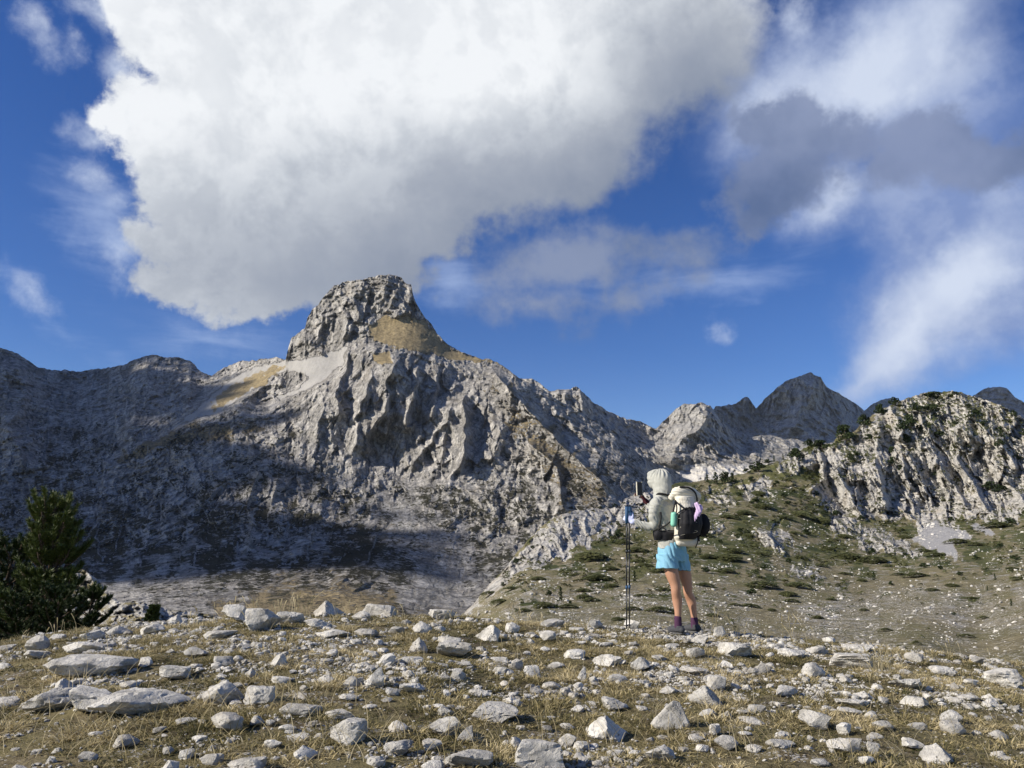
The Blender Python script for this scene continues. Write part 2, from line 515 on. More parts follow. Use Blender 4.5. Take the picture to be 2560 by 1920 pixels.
class Relief:
    """A mountain side as real terrain: distances interpolated between surveyed points,
    ridges and gullies added along lines, then rock relief from 3-D noise."""
    def __init__(self, px0, px1, nx, top, bottom, ny, ctrl, vpow=1.0):
        self.x = np.linspace(px0, px1, nx)
        self.top = profile(top, self.x)
        self.bot = profile(bottom, self.x)
        v = np.linspace(0, 1, ny) ** vpow
        self.PX = np.repeat(self.x[None], ny, 0)
        self.V = v
        self.PY = self.bot[None] + (self.top - self.bot)[None] * v[:, None]
        self.ctrl = ctrl
        self.D = interp_rbf(ctrl, self.PX, self.PY)
        self.add = np.zeros(self.D.shape)

    def jag(self, amps, seed=3):
        """uneven skyline"""
        j = np.zeros(len(self.x))
        for wl, a in amps:
            p = np.c_[self.x / wl, np.full(len(self.x), seed), np.zeros(len(self.x))]
            j += a * perlin(p, seed)
        self.top = self.top + j
        self.PY = self.bot[None] + (self.top - self.bot)[None] * self.V[:, None]
        self.D = interp_rbf(self.ctrl, self.PX, self.PY)

    def stroke(self, pts, w, amp, sharp=True, asym=1.0, w1=None):
        """ridge (amp > 0, towards the viewer) or gully (amp < 0), in metres; w in pixels"""
        xs = [p[0] for p in pts]; ys = [p[1] for p in pts]
        R = 4.0 * max(w, w1 or 0) * max(asym, 1)
        c0 = np.searchsorted(self.x, min(xs) - R); c1 = np.searchsorted(self.x, max(xs) + R)
        if c1 <= c0: return
        PX = self.PX[:, c0:c1]; PY = self.PY[:, c0:c1]
        wob = (1.1 * w * perlin(np.c_[PX.ravel() / (w * 5), PY.ravel() / (w * 5), np.zeros(PX.size)], 5) + 0.5 * w * perlin(np.c_[PX.ravel() / (w * 1.6), PY.ravel() / (w * 1.6), np.zeros(PX.size)], 6)).reshape(PX.shape)
        d, t, s = polydist(pts, PX + wob, PY + wob * 0.6)
        ww = w + (w1 - w) * t if w1 is not None else w
        ww = np.where(PX + wob > np.interp(PY, *self._line(pts)), ww / asym, ww) if asym != 1.0 else ww
        e = np.exp(-d / ww) if sharp else np.exp(-(d / ww) ** 2)
        e = e * np.clip((4 * ww - d) / (2 * ww), 0, 1)
        fade = sstep(np.minimum(t, 1 - t), 0, 0.16)
        self.add[:, c0:c1] += (amp if amp > 0 else amp * 0.55) * e * fade

    def _line(self, pts):
        p = sorted([(y, x) for x, y in pts])
        return [a[0] for a in p], [a[1] for a in p]

    def points(self, D=None):
        D = self.D if D is None else D
        dx, dz = dirs(self.PX, self.PY)
        return np.stack([dx * D, D, dz * D], -1)

    def close(self, P, back=120.0, drop=80.0, attrs=None):
        """add the ground below the first row and the far side behind the skyline"""
        lo = P[0:1].copy(); lo[..., 2] -= drop
        top = P[-1:]
        d = top.copy(); d[..., 2] = 0
        dn = d / np.linalg.norm(d, axis=2)[..., None]
        b1 = top + dn * back * 0.15; b1[..., 2] -= back * 0.06
        b2 = top + dn * back; b2[..., 2] -= back * 0.9
        out = np.concatenate([lo, P, b1, b2], 0)
        at_ = {k: np.concatenate([v[0:1], v, v[-1:], v[-1:]], 0) for k, v in (attrs or {}).items()}
        return out, at_


def poly_mask(R, poly, soft, n=0.0, scale=40, seed=11):
    m = inpoly(poly, R.PX, R.PY)
    if n:
        m = m + n * fbm(np.c_[R.PX.ravel() / scale, R.PY.ravel() / scale, np.zeros(R.PX.size)], 4, seed=seed).reshape(R.PX.shape)
    return sstep(m, -soft, soft)


# ================================================================== the big peak and the mountain round it
SKY_C = [(-300, 820), (-60, 850), (0, 870), (30, 878), (60, 893), (90, 915), (125, 927), (160, 925), (200, 930), (260, 920), (300, 914), (345, 898), (382, 888), (420, 892), (450, 893), (475, 903),
         (495, 922), (528, 940), (560, 922), (600, 904), (640, 900), (690, 895), (714, 900), (722, 868), (728, 845), (745, 832), (762, 822), (768, 795), (780, 775), (795, 765), (808, 745),
         (822, 728), (835, 716), (850, 712), (872, 703), (900, 697), (930, 690), (960, 687), (990, 688), (1004, 694), (1012, 706), (1028, 712), (1032, 735), (1040, 757), (1050, 777), (1062, 795), (1080, 815),
         (1092, 835), (1110, 852), (1128, 868), (1160, 882), (1200, 894), (1230, 900), (1260, 918), (1300, 948), (1340, 962), (1375, 985), (1400, 1006), (1450, 1022), (1500, 1062),
         (1560, 1110), (1620, 1150), (1690, 1180), (1740, 1210), (1800, 1240)]
C_ = Relief(-280, 1800, 1130, SKY_C, [(-280, 1730), (1800, 1730)], 490,
            [(0, 870, 2100), (200, 928, 2300), (382, 888, 2250), (528, 940, 2150), (690, 897, 1950), (760, 850, 1800), (960, 690, 1850), (1040, 760, 1830), (1130, 870, 1800),
             (960, 830, 1740), (1060, 840, 1740), (870, 900, 1700), (740, 960, 1720), (650, 1000, 1750), (600, 1020, 1620), (800, 1010, 1500), (900, 900, 1560), (1000, 930, 1490), (1230, 905, 1750), (1000, 1180, 1370),
             (1150, 1150, 1350), (800, 1150, 1330), (500, 1080, 1500), (250, 1100, 1650), (100, 1050, 1800), (50, 1200, 1350), (300, 1250, 1230), (550, 1200, 1200), (850, 1250, 1200),
             (1250, 1000, 1500), (1400, 1010, 1650), (1350, 1120, 1380), (1500, 1180, 1300), (1560, 1110, 1700), (1690, 1190, 1900), (1600, 1250, 1250), (1250, 1250, 1180), (1100, 1300, 1080),
             (50, 1450, 750), (300, 1450, 720), (550, 1420, 750), (700, 1380, 860), (900, 1400, 800), (1150, 1450, 780), (700, 1540, 480), (1000, 1540, 480), (300, 1560, 420), (1500, 1450, 800), (0, 1640, 330), (1400, 1640, 330), (700, 1640, 330), (1780, 1600, 700), (0, 1730, 215), (700, 1730, 215), (1500, 1730, 225), (-280, 1730, 215), (-280, 830, 2000), (-280, 1300, 1150)])
C_.jag([(70, 5), (24, 4), (9, 2.6)], 3)
S = C_.stroke
# ridges and gullies of the summit block
S([(850, 715), (865, 790), (858, 870)], 14, 22, asym=1.6)
S([(893, 740), (884, 800), (880, 860)], 16, 30, asym=2.6)
S([(905, 745), (925, 780), (920, 830)], 18, -26)
S([(960, 700), (955, 740), (925, 800), (900, 850)], 12, 20, asym=1.6)
S([(1010, 705), (985, 750), (960, 790)], 12, 20, asym=1.8)
S([(1030, 720), (1035, 760), (1060, 800)], 10, -14)
S([(965, 770), (1000, 760), (1040, 790)], 14, 14)
S([(800, 770), (790, 830), (770, 870)], 16, 20, asym=1.5)
S([(760, 830), (740, 870), (720, 895)], 16, 16)
S([(820, 800), (815, 850), (790, 880)], 12, -16)
# long cliff below: pillars between couloirs
S([(885, 860), (870, 920), (850, 990), (840, 1060)], 22, 60, asym=1.7)
S([(905, 900), (900, 950), (880, 1010), (862, 1120)], 12, -40)
S([(925, 920), (915, 980), (890, 1060), (880, 1150)], 16, 40, asym=1.8)
S([(960, 925), (962, 1000), (945, 1080), (905, 1180)], 20, -80)
S([(995, 880), (985, 950), (970, 1030), (930, 1090), (905, 1150)], 18, 55, asym=1.6)
S([(1040, 900), (1035, 960), (1020, 1020), (1010, 1080)], 20, 60, asym=2.4)
S([(1065, 930), (1050, 1000), (1035, 1070)], 16, -60)
S([(1110, 890), (1095, 940), (1085, 1000), (1060, 1060)], 18, 40, asym=1.6)
S([(1150, 970), (1160, 1040), (1165, 1120), (1150, 1190)], 22, 75, asym=2.6)
S([(1180, 980), (1200, 1060), (1190, 1140)], 26, -50)
S([(1140, 1000), (1100, 1060), (1060, 1120), (1030, 1180)], 14, 34, asym=1.6)
S([(1120, 1080), (1100, 1150), (1070, 1210)], 12, 26, asym=1.6)
S([(1270, 1060), (1245, 1100), (1220, 1160)], 14, 30, asym=1.6)
S([(800, 940), (785, 980), (760, 1010)], 14, 26, asym=1.5)
S([(830, 940), (810, 1000), (800, 1060), (790, 1110)], 12, 24, asym=1.5)
# spurs that run down to the right
S([(1200, 900), (1260, 960), (1330, 1030), (1400, 1110), (1480, 1180), (1560, 1250)], 26, 110, asym=2.2)
S([(1290, 950), (1370, 1040), (1450, 1100), (1540, 1170)], 22, -40)
S([(1400, 1010), (1450, 1090), (1520, 1150), (1600, 1210)], 20, 30)
S([(1320, 1100), (1370, 1150), (1400, 1230), (1420, 1290)], 24, 60, asym=2.0)
S([(1250, 1110), (1290, 1180), (1300, 1260)], 20, -36)
# left side: benches and gullies
S([(700, 900), (640, 960), (560, 1020), (480, 1060), (380, 1110), (280, 1150)], 26, 60, asym=0.7)
S([(740, 925), (660, 990), (590, 1030), (520, 1075)], 16, -26)
S([(700, 940), (690, 955), (640, 985), (590, 1010)], 22, 44, asym=1.6)
S([(530, 945), (500, 1000), (420, 1060), (330, 1120)], 22, -50)
S([(382, 890), (350, 960), (330, 1040), (300, 1100)], 40, 60, asym=1.3)
S([(200, 930), (190, 1010), (150, 1100), (130, 1180)], 40, -70)
S([(30, 880), (60, 980), (40, 1080), (60, 1200)], 46, 80, asym=1.4)
S([(470, 905), (480, 960), (450, 1020)], 26, 40, asym=1.5)
S([(640, 1140), (640, 1230), (620, 1330), (610, 1400)], 18, 26, asym=2.0)
S([(700, 1180), (690, 1270), (690, 1370)], 18, 26)
S([(820, 1180), (800, 1260), (760, 1340), (700, 1400)], 22, 24, asym=1.6)
S([(980, 1230), (1010, 1330), (1100, 1420), (1200, 1500)], 40, -30, sharp=False)
S([(920, 1470), (890, 1440), (820, 1460)], 22, 26)

mP = C_.points().reshape(-1, 3)
PXf, PYf = C_.PX.ravel(), C_.PY.ravel()
# where things grow or lie loose
scree_a = poly_mask(C_, [(700, 1000), (790, 965), (860, 905), (868, 868), (800, 888), (740, 902), (640, 950), (560, 1000), (500, 1040), (540, 1035), (620, 985), (690, 935), (735, 925), (775, 945), (740, 975), (690, 990)], 5, 6, 25)
scree_b = poly_mask(C_, [(960, 1215), (1040, 1220), (1090, 1290), (1160, 1370), (1230, 1440), (1150, 1500), (1060, 1500), (1010, 1400), (925, 1310)], 45, 50, 45)
scree_c = poly_mask(C_, [(560, 960), (640, 915), (715, 897), (740, 905), (660, 950), (600, 990), (520, 1030), (420, 1080)], 8, 8, 30)
gold_a = poly_mask(C_, [(918, 815), (960, 792), (1020, 788), (1060, 800), (1100, 845), (1140, 878), (1200, 893), (1262, 905), (1200, 905), (1120, 895), (1060, 880), (1000, 870), (975, 862), (940, 850), (925, 838)], 4, 8, 22)
gold_b = poly_mask(C_, [(930, 885), (975, 880), (980, 905), (955, 915), (935, 902)], 4, 6, 20)
gold_c = poly_mask(C_, [(540, 990), (600, 955), (680, 915), (720, 905), (735, 910), (660, 960), (590, 1000), (520, 1030)], 6, 12, 20) * 0.75
bench = poly_mask(C_, [(270, 1150), (400, 1090), (520, 1060), (640, 1075), (560, 1095), (430, 1115), (330, 1150)], 10, 22, 30) * 0.6
lowmead = poly_mask(C_, [(560, 1530), (620, 1430), (730, 1370), (900, 1300), (1000, 1330), (950, 1420), (1040, 1560), (560, 1600)], 40, 60, 60) * 0.45
lowmead2 = sstep(PYf.reshape(C_.PX.shape), 1440, 1540) * 0.30
spur_g = poly_mask(C_, [(1230, 960), (1290, 1000), (1370, 1080), (1450, 1150), (1530, 1230), (1500, 1290), (1420, 1260), (1340, 1170), (1290, 1080)], 12, 40, 40) * 0.52

smooth_m = np.clip(scree_a + scree_b * 0.85 + scree_c * 0.8 + gold_a * 0.9 + gold_b, 0, 1).ravel()
cliff = (poly_mask(C_, [(760, 960), (880, 870), (1040, 880), (1180, 930), (1260, 1050), (1260, 1180), (1100, 1220), (880, 1200), (760, 1110)], 40)).ravel()
q = mP * np.array([1, 1, 1.0])
warpv = np.stack([fbm(q / 260, 2, seed=21), fbm(q / 260, 2, seed=31), fbm(q / 260, 2, seed=41)], -1) * 40
SQ = np.array([1, 0.22, 1.0])
qw = q * SQ + warpv
qr = qw * np.array([1, 1, 0.30]) + np.outer(q[:, 2], np.array([0.25, 0, 0]))
rib = ridged(qr / 50, 6, 0.54, seed=51) - 0.7
blk = ridged((qw * np.array([1, 1, .8]) + np.outer(q[:, 2], np.array([0.3, 0, 0]))) / 95, 7, 0.6, seed=61) - 0.7
fin = ridged(q * np.array([1, .35, .6]) / 22, 5, 0.7, seed=71) - 0.7
lowp = fbm(q / 420, 3, seed=81)
dist_fade = np.clip(C_.D.ravel() / 1500, 0.35, 1.2)
leftf = 1 - 0.55 * sstep(700 - PXf, 0, 350) * (1 - sstep(PYf, 1100, 1300)) + 0.35 * sstep(PYf, 1150, 1300)
disp = (rib * (6 + 13 * cliff) + blk * (19 - 5 * cliff) * leftf + fin * (6.0 + 4.0 * sstep(PYf, 1100, 1300)) + (beds(qw, 26, seed=3) * 9 + beds(qw, 9, (0.25, 0), 7) * 4.0 - 5) * (1 - 0.75 * cliff)) * (1 - 0.93 * smooth_m) + lowp * 26 * (1 - smooth_m)
fc = facets(PXf, PYf, 52, 1.7, 1, shear=0.15) * (13 + 5 * cliff) * np.clip(leftf, .6, 1.2) + facets(PXf, PYf, 22, 1.8, 2, shear=0.1) * 7.5 + facets(PXf, PYf, 9.5, 1.5, 3) * 3.6
fc = fc + facets(PXf, PYf, 30, 0.55, 4) * 6.0 * (1 - cliff)
fc = fc * (1 - 0.88 * sstep(PYf, 1320, 1470))
disp = disp * 0.62 + fc * (1 - 0.97 * smooth_m)
disp *= dist_fade
add = C_.add.ravel() * (1 - 0.5 * smooth_m)
Dn = (C_.D.ravel() - add - disp).reshape(C_.D.shape)
Pc = C_.points(Dn)
N = normals(Pc)
up = N[..., 2]
nz = fbm(np.c_[PXf / 34, PYf / 24, np.zeros(PXf.size)], 5, 0.6, seed=91).reshape(up.shape)
nz2 = fbm(np.c_[PXf / 130, PYf / 90, np.zeros(PXf.size)], 4, 0.55, seed=95).reshape(up.shape)
low = sstep(C_.PY, 980, 1330)
veg = np.clip(0.08 + 0.24 * low + 0.95 * (up - 0.60) + 0.40 * nz + 0.22 * nz2, -0.2, 0.85) - 0.08
veg = veg * (1 - np.clip(scree_a + scree_c + gold_a, 0, 1)) * (1 - 0.4 * scree_b) - 0.3 * cliff.reshape(up.shape)
veg *= 0.35 + 0.65 * sstep(C_.PY, 960, 1100)
veg -= 0.30 * sstep(C_.PY, 1400, 1500)
gold = np.clip(gold_a + gold_b + gold_c + bench + lowmead + lowmead2 + spur_g, 0, 1) + np.clip(0.5 * (up - 0.62) + 0.15 * nz, -0.2, 0.3) * (1 - sstep(C_.PY, 1000, 1250)) - 0.35 * (up < 0.35)
scree = np.clip(scree_a + scree_b * (0.50 + 0.6 * nz) + scree_c * 0.9, 0, 1)
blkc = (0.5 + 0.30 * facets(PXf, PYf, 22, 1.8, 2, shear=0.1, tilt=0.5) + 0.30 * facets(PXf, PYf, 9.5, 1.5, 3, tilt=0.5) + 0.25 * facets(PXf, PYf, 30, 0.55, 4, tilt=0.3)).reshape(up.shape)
Pcl, atc = C_.close(Pc, 300, 60, {'block': blkc, 'veg': veg, 'gold': gold, 'scree': scree})
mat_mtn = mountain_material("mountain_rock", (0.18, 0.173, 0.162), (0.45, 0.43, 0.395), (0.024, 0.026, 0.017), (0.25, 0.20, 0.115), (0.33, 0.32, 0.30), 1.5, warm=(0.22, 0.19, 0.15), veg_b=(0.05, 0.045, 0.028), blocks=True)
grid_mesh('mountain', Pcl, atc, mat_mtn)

# ================================================================== peaks further off
SKY_D = [(1260, 960), (1300, 952), (1330, 945), (1350, 958), (1378, 980), (1400, 975), (1425, 972), (1440, 965), (1460, 980), (1480, 1005), (1520, 1028), (1560, 1043), (1600, 1055), (1640, 1070), (1665, 1050), (1690, 1022),
         (1712, 1008), (1730, 1012), (1752, 1003), (1775, 1015), (1800, 1045), (1822, 1072), (1850, 1092), (1862, 1098), (1900, 1090), (1945, 1092), (1990, 1098), (2010, 1105), (2060, 1112), (2120, 1100), (2400, 1080), (2620, 1090)]
D_ = Relief(1260, 2620, 760, SKY_D, [(1260, 1330), (2620, 1330)], 180,
            [(1300, 950, 2900), (1440, 965, 2700), (1560, 1043, 2900), (1640, 1070, 3000), (1750, 1003, 2900), (1860, 1098, 3000), (2000, 1100, 3300), (1700, 1200, 2300), (1900, 1190, 2300), (1500, 1200, 2000),
             (1700, 1330, 1500), (1300, 1330, 1500), (2200, 1330, 1500), (2560, 1100, 3300), (2560, 1330, 1500), (1750, 1100, 2600), (1580, 1120, 2450)])
D_.jag([(40, 4), (14, 3), (6, 1.8)], 9)
S = D_.stroke
S([(1440, 966), (1455, 1020), (1480, 1090), (1500, 1150)], 16, 110, asym=2.0)
S([(1410, 975), (1415, 1040)], 9, 60, asym=1.6)
S([(1520, 1030), (1525, 1080), (1540, 1120)], 12, 60, asym=1.6)
S([(1752, 1004), (1740, 1060), (1700, 1130), (1690, 1180)], 26, 160, asym=0.9)
S([(1690, 1030), (1670, 1090), (1660, 1150)], 12, -90)
S([(1800, 1050), (1830, 1110), (1850, 1150)], 14, 60, asym=2.2)
S([(1880, 1100), (1900, 1140), (1960, 1180)], 20, 50)
qd = D_.points().reshape(-1, 3)
fd = facets(D_.PX, D_.PY, 34, 1.8, 5) * 26 + facets(D_.PX, D_.PY, 14, 1.8, 6) * 14 + facets(D_.PX, D_.PY, 7, 1.4, 7) * 6
w_ = np.stack([fbm(qd / 400, 2, seed=22), fbm(qd / 400, 2, seed=32), 0 * qd[:, 0]], -1) * 60
qd = qd * np.array([1, .2, 1])
rb = ridged(((qd + w_) * np.array([1, 1, .4])) / 80, 5, 0.6, seed=52) - 0.7
bl = ridged((qd + w_) / 130, 6, 0.6, seed=62) - 0.7
Dn = (D_.D.ravel() - D_.add.ravel() - fd * (1 - 0.7 * sstep(D_.PY.ravel(), 1120, 1200)) - rb * 14 - bl * 18 - (ridged(qd * np.array([1, 1, .6]) / 34, 5, 0.7, seed=72) - .7) * 15 - beds(qd, 34, (0.3, 0), 9) * 10).reshape(D_.D.shape)
Pd = D_.points(Dn); upd = normals(Pd)[..., 2]
nzd = fbm(np.c_[D_.PX.ravel() / 30, D_.PY.ravel() / 22, np.zeros(D_.PX.size)], 4, seed=92).reshape(upd.shape)
scd = 0.95 * sstep(D_.PY, 1110, 1200) + 0.2 * nzd
vgd = 0.25 * nzd + 0.5 * (upd - 0.6)
Pdl, atd = D_.close(Pd, 300, 60, {'veg': vgd - 0.1, 'gold': 0.3 * nzd + 0.35 * (upd - 0.5), 'scree': scd})
mat_far = mountain_material("distant_rock", (0.20, 0.195, 0.185), (0.46, 0.445, 0.415), (0.07, 0.07, 0.05), (0.20, 0.18, 0.14), (0.48, 0.465, 0.435), 2.6)
grid_mesh('distant_ridge', Pdl, atd, mat_far)

SKY_E = [(1700, 1060), (1770, 1050), (1788, 1018), (1810, 1014), (1840, 1008), (1856, 996), (1868, 992), (1880, 1004), (1890, 1018), (1905, 1005), (1925, 985), (1945, 968), (1962, 955), (1985, 945), (2000, 940), (2012, 938), (2026, 933), (2040, 942),
         (2052, 942), (2062, 960), (2085, 978), (2110, 992), (2130, 1005), (2145, 1012), (2160, 1028), (2172, 1018), (2195, 1003), (2215, 994), (2230, 992), (2260, 1008), (2300, 1040), (2380, 1040), (2420, 1000), (2440, 985), (2455, 975), (2472, 968), (2500, 966), (2520, 972), (2535, 990), (2560, 1008), (2620, 1040)]
E_ = Relief(1700, 2620, 540, SKY_E, [(1700, 1260), (2620, 1260)], 140,
            [(1870, 995, 4700), (2030, 935, 4700), (2230, 992, 6200), (2500, 967, 5600), (1800, 1120, 4000), (2030, 1150, 3500), (2300, 1150, 4200), (2560, 1150, 4200), (1700, 1260, 3100), (2620, 1260, 3100), (2160, 1028, 5200), (1890, 1030, 4900)])
E_.jag([(36, 3), (14, 2.4), (6, 1.5)], 19)
S = E_.stroke
S([(2028, 935), (2020, 1000), (1990, 1060), (1960, 1100)], 18, 180, asym=1.6)
S([(2060, 960), (2080, 1010), (2110, 1060)], 12, -110)
S([(2100, 1010), (2110, 1050), (2130, 1090)], 12, 120, asym=1.6)
S([(1870, 995), (1862, 1050)], 12, 110, asym=1.6)
S([(1950, 970), (1925, 1040)], 14, 100, asym=1.6)
qe = E_.points().reshape(-1, 3)
re = ridged(qe * np.array([1, .15, .45]) / 150, 6, 0.6, seed=53) - 0.7
be = ridged(qe * np.array([1, .2, 1]) / 260, 6, 0.6, seed=63) - 0.7
fe = facets(E_.PX, E_.PY, 30, 2.0, 8) * 45 + facets(E_.PX, E_.PY, 12, 2.0, 9) * 24 + facets(E_.PX, E_.PY, 6, 1.5, 10) * 10
Dn = (E_.D.ravel() - E_.add.ravel() - fe - re * 30 - be * 34 - (ridged(qe * np.array([1, .2, .6]) / 60, 5, 0.7, seed=73) - .7) * 26 - beds(qe * np.array([1, .2, 1]), 60, (0.35, 0), 11) * 16).reshape(E_.D.shape)
Pe = E_.points(Dn); upe = normals(Pe)[..., 2]
z0 = np.zeros(upe.shape)
Pel, ate = E_.close(Pe, 500, 60, {'veg': 0.45 * (upe - 0.55), 'gold': 0.3 * (upe - 0.5), 'scree': z0})
grid_mesh('distant_mountain', Pel, ate, mat_far)

# ================================================================== the rocky hill on the right and its slopes
SKY_B = [(1090, 1600), (1120, 1570), (1140, 1552), (1165, 1525), (1200, 1490), (1232, 1450), (1262, 1420), (1290, 1385), (1320, 1350), (1345, 1325), (1375, 1300), (1400, 1287), (1440, 1278), (1480, 1270), (1520, 1272), (1545, 1270), (1552, 1262),
         (1562, 1245), (1590, 1236), (1620, 1232), (1660, 1222), (1700, 1205), (1740, 1202), (1800, 1200), (1830, 1190), (1870, 1180), (1900, 1165), (1950, 1150), (1990, 1130), (2030, 1112), (2080, 1108), (2100, 1085), (2130, 1080),
         (2150, 1062), (2175, 1045), (2200, 1025), (2230, 1012), (2262, 998), (2290, 985), (2330, 982), (2370, 978), (2400, 980), (2430, 990), (2470, 1003), (2510, 1015), (2535, 1028), (2560, 1045), (2620, 1080), (2940, 1140)]
B_ = Relief(1090, 2920, 1040, SKY_B, [(1090, 1730), (2620, 1800), (2920, 1830)], 420,
            [(1140, 1552, 120), (1260, 1420, 150), (1400, 1290, 190), (1520, 1275, 215), (1600, 1240, 240), (1750, 1205, 290), (1900, 1165, 310), (2080, 1105, 330), (2230, 1010, 370), (2370, 980, 380), (2560, 1040, 350),
             (1260, 1540, 75), (1400, 1450, 115), (1550, 1400, 140), (1700, 1330, 185), (1850, 1300, 215), (2060, 1320, 235), (2200, 1310, 255), (2300, 1300, 265), (2450, 1300, 255), (2560, 1280, 255), (2150, 1200, 290),
             (2350, 1150, 315), (1600, 1500, 85), (1800, 1450, 115), (2000, 1450, 128), (2200, 1450, 140), (2400, 1450, 125), (2560, 1430, 125), (1600, 1570, 55), (1900, 1560, 68), (2200, 1560, 72), (2450, 1560, 75), (2000, 1640, 42),
             (2300, 1640, 40), (2560, 1640, 38), (1500, 1650, 36), (1200, 1650, 36), (1090, 1730, 24), (1700, 1740, 22), (2200, 1760, 22), (2620, 1800, 20), (2920, 1830, 20), (2900, 1150, 340), (2900, 1430, 125), (2900, 1640, 38)], vpow=0.86)
B_.jag([(30, 4), (12, 3), (5, 2)], 29)
S = B_.stroke
# ribs of the right-hand cliff, slanting down to the right
for x0, y0, x1, y1, w, a in [(2085, 1150, 2135, 1280, 16, 9), (2180, 1130, 2215, 1290, 12, 9), (2235, 1080, 2290, 1300, 10, 8), (2262, 1120, 2330, 1270, 8, 6), (2295, 1020, 2345, 1180, 10, 8), (2330, 1140, 2420, 1280, 10, 9),
                             (2370, 1130, 2480, 1290, 12, 12), (2420, 1110, 2510, 1230, 10, -12), (2400, 1060, 2440, 1150, 12, 10), (2455, 1060, 2540, 1180, 14, 12), (2500, 1180, 2580, 1290, 10, 8), (2350, 1180, 2380, 1290, 7, 6),
                             (2205, 1200, 2240, 1300, 7, -6), (2290, 1190, 2330, 1290, 6, -6), (2140, 1200, 2160, 1290, 8, -8), (2445, 1190, 2500, 1290, 6, -6), (2230, 1010, 2250, 1110, 12, 9), (2190, 1040, 2200, 1130, 12, 6)]:
    S([(x0, y0), ((x0 + x1) / 2 + 6, (y0 + y1) / 2), (x1, y1)], w * 1.25, a * 1.15, asym=1.9 if a > 0 else 1.0)
S([(2050, 1160), (2075, 1200), (2100, 1260), (2115, 1300)], 26, -22, sharp=False)
S([(2062, 1135), (2050, 1190), (2030, 1240)], 12, 8, asym=2.5)
S([(2410, 1105), (2440, 1150), (2470, 1200)], 14, -16, sharp=False)
# white cliff of the near spur
for x0, y0, x1, y1, w, a in [(1545, 1268, 1520, 1320, 7, 5), (1500, 1275, 1490, 1330, 8, 4), (1470, 1275, 1462, 1340, 7, 4), (1440, 1282, 1420, 1350, 9, 4.5), (1405, 1292, 1395, 1370, 8, 4), (1380, 1305, 1350, 1380, 9, 4),
                             (1330, 1345, 1290, 1400, 10, 4), (1290, 1390, 1250, 1440, 10, 3.5), (1352, 1370, 1345, 1410, 8, 3), (1585, 1250, 1575, 1300, 9, 5), (1620, 1250, 1605, 1310, 8, 5)]:
    S([(x0, y0), (x1, y1)], w, a * 0.55, asym=1.8)
S([(1415, 1345), (1400, 1370), (1408, 1390)], 16, -4, sharp=False)
S([(1550, 1275), (1540, 1310)], 8, -7, sharp=False)
# small crags on the slope
for x, y, l, w, a in [(1915, 1335, 60, 9, 5), (1940, 1350, 70, 10, 6), (1985, 1440, 50, 8, 3), (2150, 1340, 60, 9, 4), (2200, 1350, 60, 8, 4), (2250, 1370, 60, 7, 3), (1790, 1325, 25, 8, 3), (1330, 1470, 30, 8, 2), (2110, 1310, 50, 8, 4),
                      (2060, 1290, 40, 7, 3), (1890, 1210, 50, 9, 4), (1800, 1250, 50, 10, 4), (1960, 1180, 60, 10, 4)]:
    S([(x - l * .5, y - l * .35), (x + l * .4, y + l * .55)], w, a, asym=2.2)
qb = B_.points().reshape(-1, 3)
PXb, PYb = B_.PX, B_.PY
cl1 = poly_mask(B_, [(2030, 1130), (2150, 1080), (2230, 1000), (2370, 970), (2480, 990), (2640, 1040), (2640, 1300), (2480, 1290), (2380, 1310), (2240, 1300), (2120, 1300), (2040, 1240)], 12, 30, 40)
cl2 = poly_mask(B_, [(1140, 1560), (1200, 1480), (1290, 1380), (1400, 1280), (1560, 1230), (1640, 1222), (1650, 1290), (1560, 1315), (1490, 1345), (1400, 1400), (1290, 1440), (1200, 1500)], 10, 22, 30)
cl3 = 0
for poly in [[(1880, 1320), (1950, 1310), (2000, 1380), (1930, 1370)], [(1960, 1420), (2000, 1400), (2080, 1450), (2000, 1450)], [(2080, 1290), (2200, 1320), (2310, 1380), (2280, 1390), (2150, 1370), (2080, 1330)], [(1775, 1305), (1805, 1300), (1805, 1335), (1775, 1335)],
             [(1740, 1230), (1820, 1215), (1850, 1270), (1780, 1260)], [(1930, 1150), (2050, 1120), (2060, 1160), (1960, 1190)], [(1840, 1215), (1920, 1195), (1930, 1240), (1860, 1250)]]:
    cl3 = np.maximum(cl3, poly_mask(B_, poly, 10, 18, 24))
rocky = np.clip(cl1 + cl2 + cl3 * 0.9, 0, 1)
nb = fbm(np.c_[PXb.ravel() / 60, PYb.ravel() / 32, np.zeros(PXb.size)], 5, 0.6, seed=93).reshape(PXb.shape)
hum = fbm(qb / 30, 4, 0.5, seed=23)
wb = np.stack([fbm(qb / 40, 2, seed=24), fbm(qb / 40, 2, seed=34), 0 * qb[:, 0]], -1) * 6
sh_ = np.outer(qb[:, 2], np.array([0.42, 0, 0]))
SQB = np.array([1, .25, 1])
rbb = ridged(((qb * SQB + wb - sh_) * np.array([1, 1, .28])) / 9, 6, 0.6, seed=54) - 0.7
blb = ridged((qb * SQB + wb - sh_ * 0.6) / 14, 7, 0.62, seed=64) - 0.7
rk = rocky.ravel()
dist_b = np.clip(B_.D.ravel() / 250, 0.3, 1.2)
fb = facets(PXb, PYb, 40, 2.0, 11, shear=-0.75) * 4.6 + facets(PXb, PYb, 18, 2.4, 12, shear=-0.8) * 2.6 + facets(PXb, PYb, 8, 1.8, 13, shear=-0.6) * 1.2
fb_soft = 0
disp = (fb + rbb * 1.3 + blb * 2.4 + (ridged(qb * np.array([1, .3, .7]) / 3.2, 4, .7, seed=74) - .7) * 1.0) * rk * dist_b + (hum * 1.6 + (ridged(qb / 6, 4, 0.6, seed=66) - .6) * 0.55) * (1 - rk) * dist_b
Dn = (B_.D.ravel() - B_.add.ravel() * 1.0 - disp).reshape(B_.D.shape)
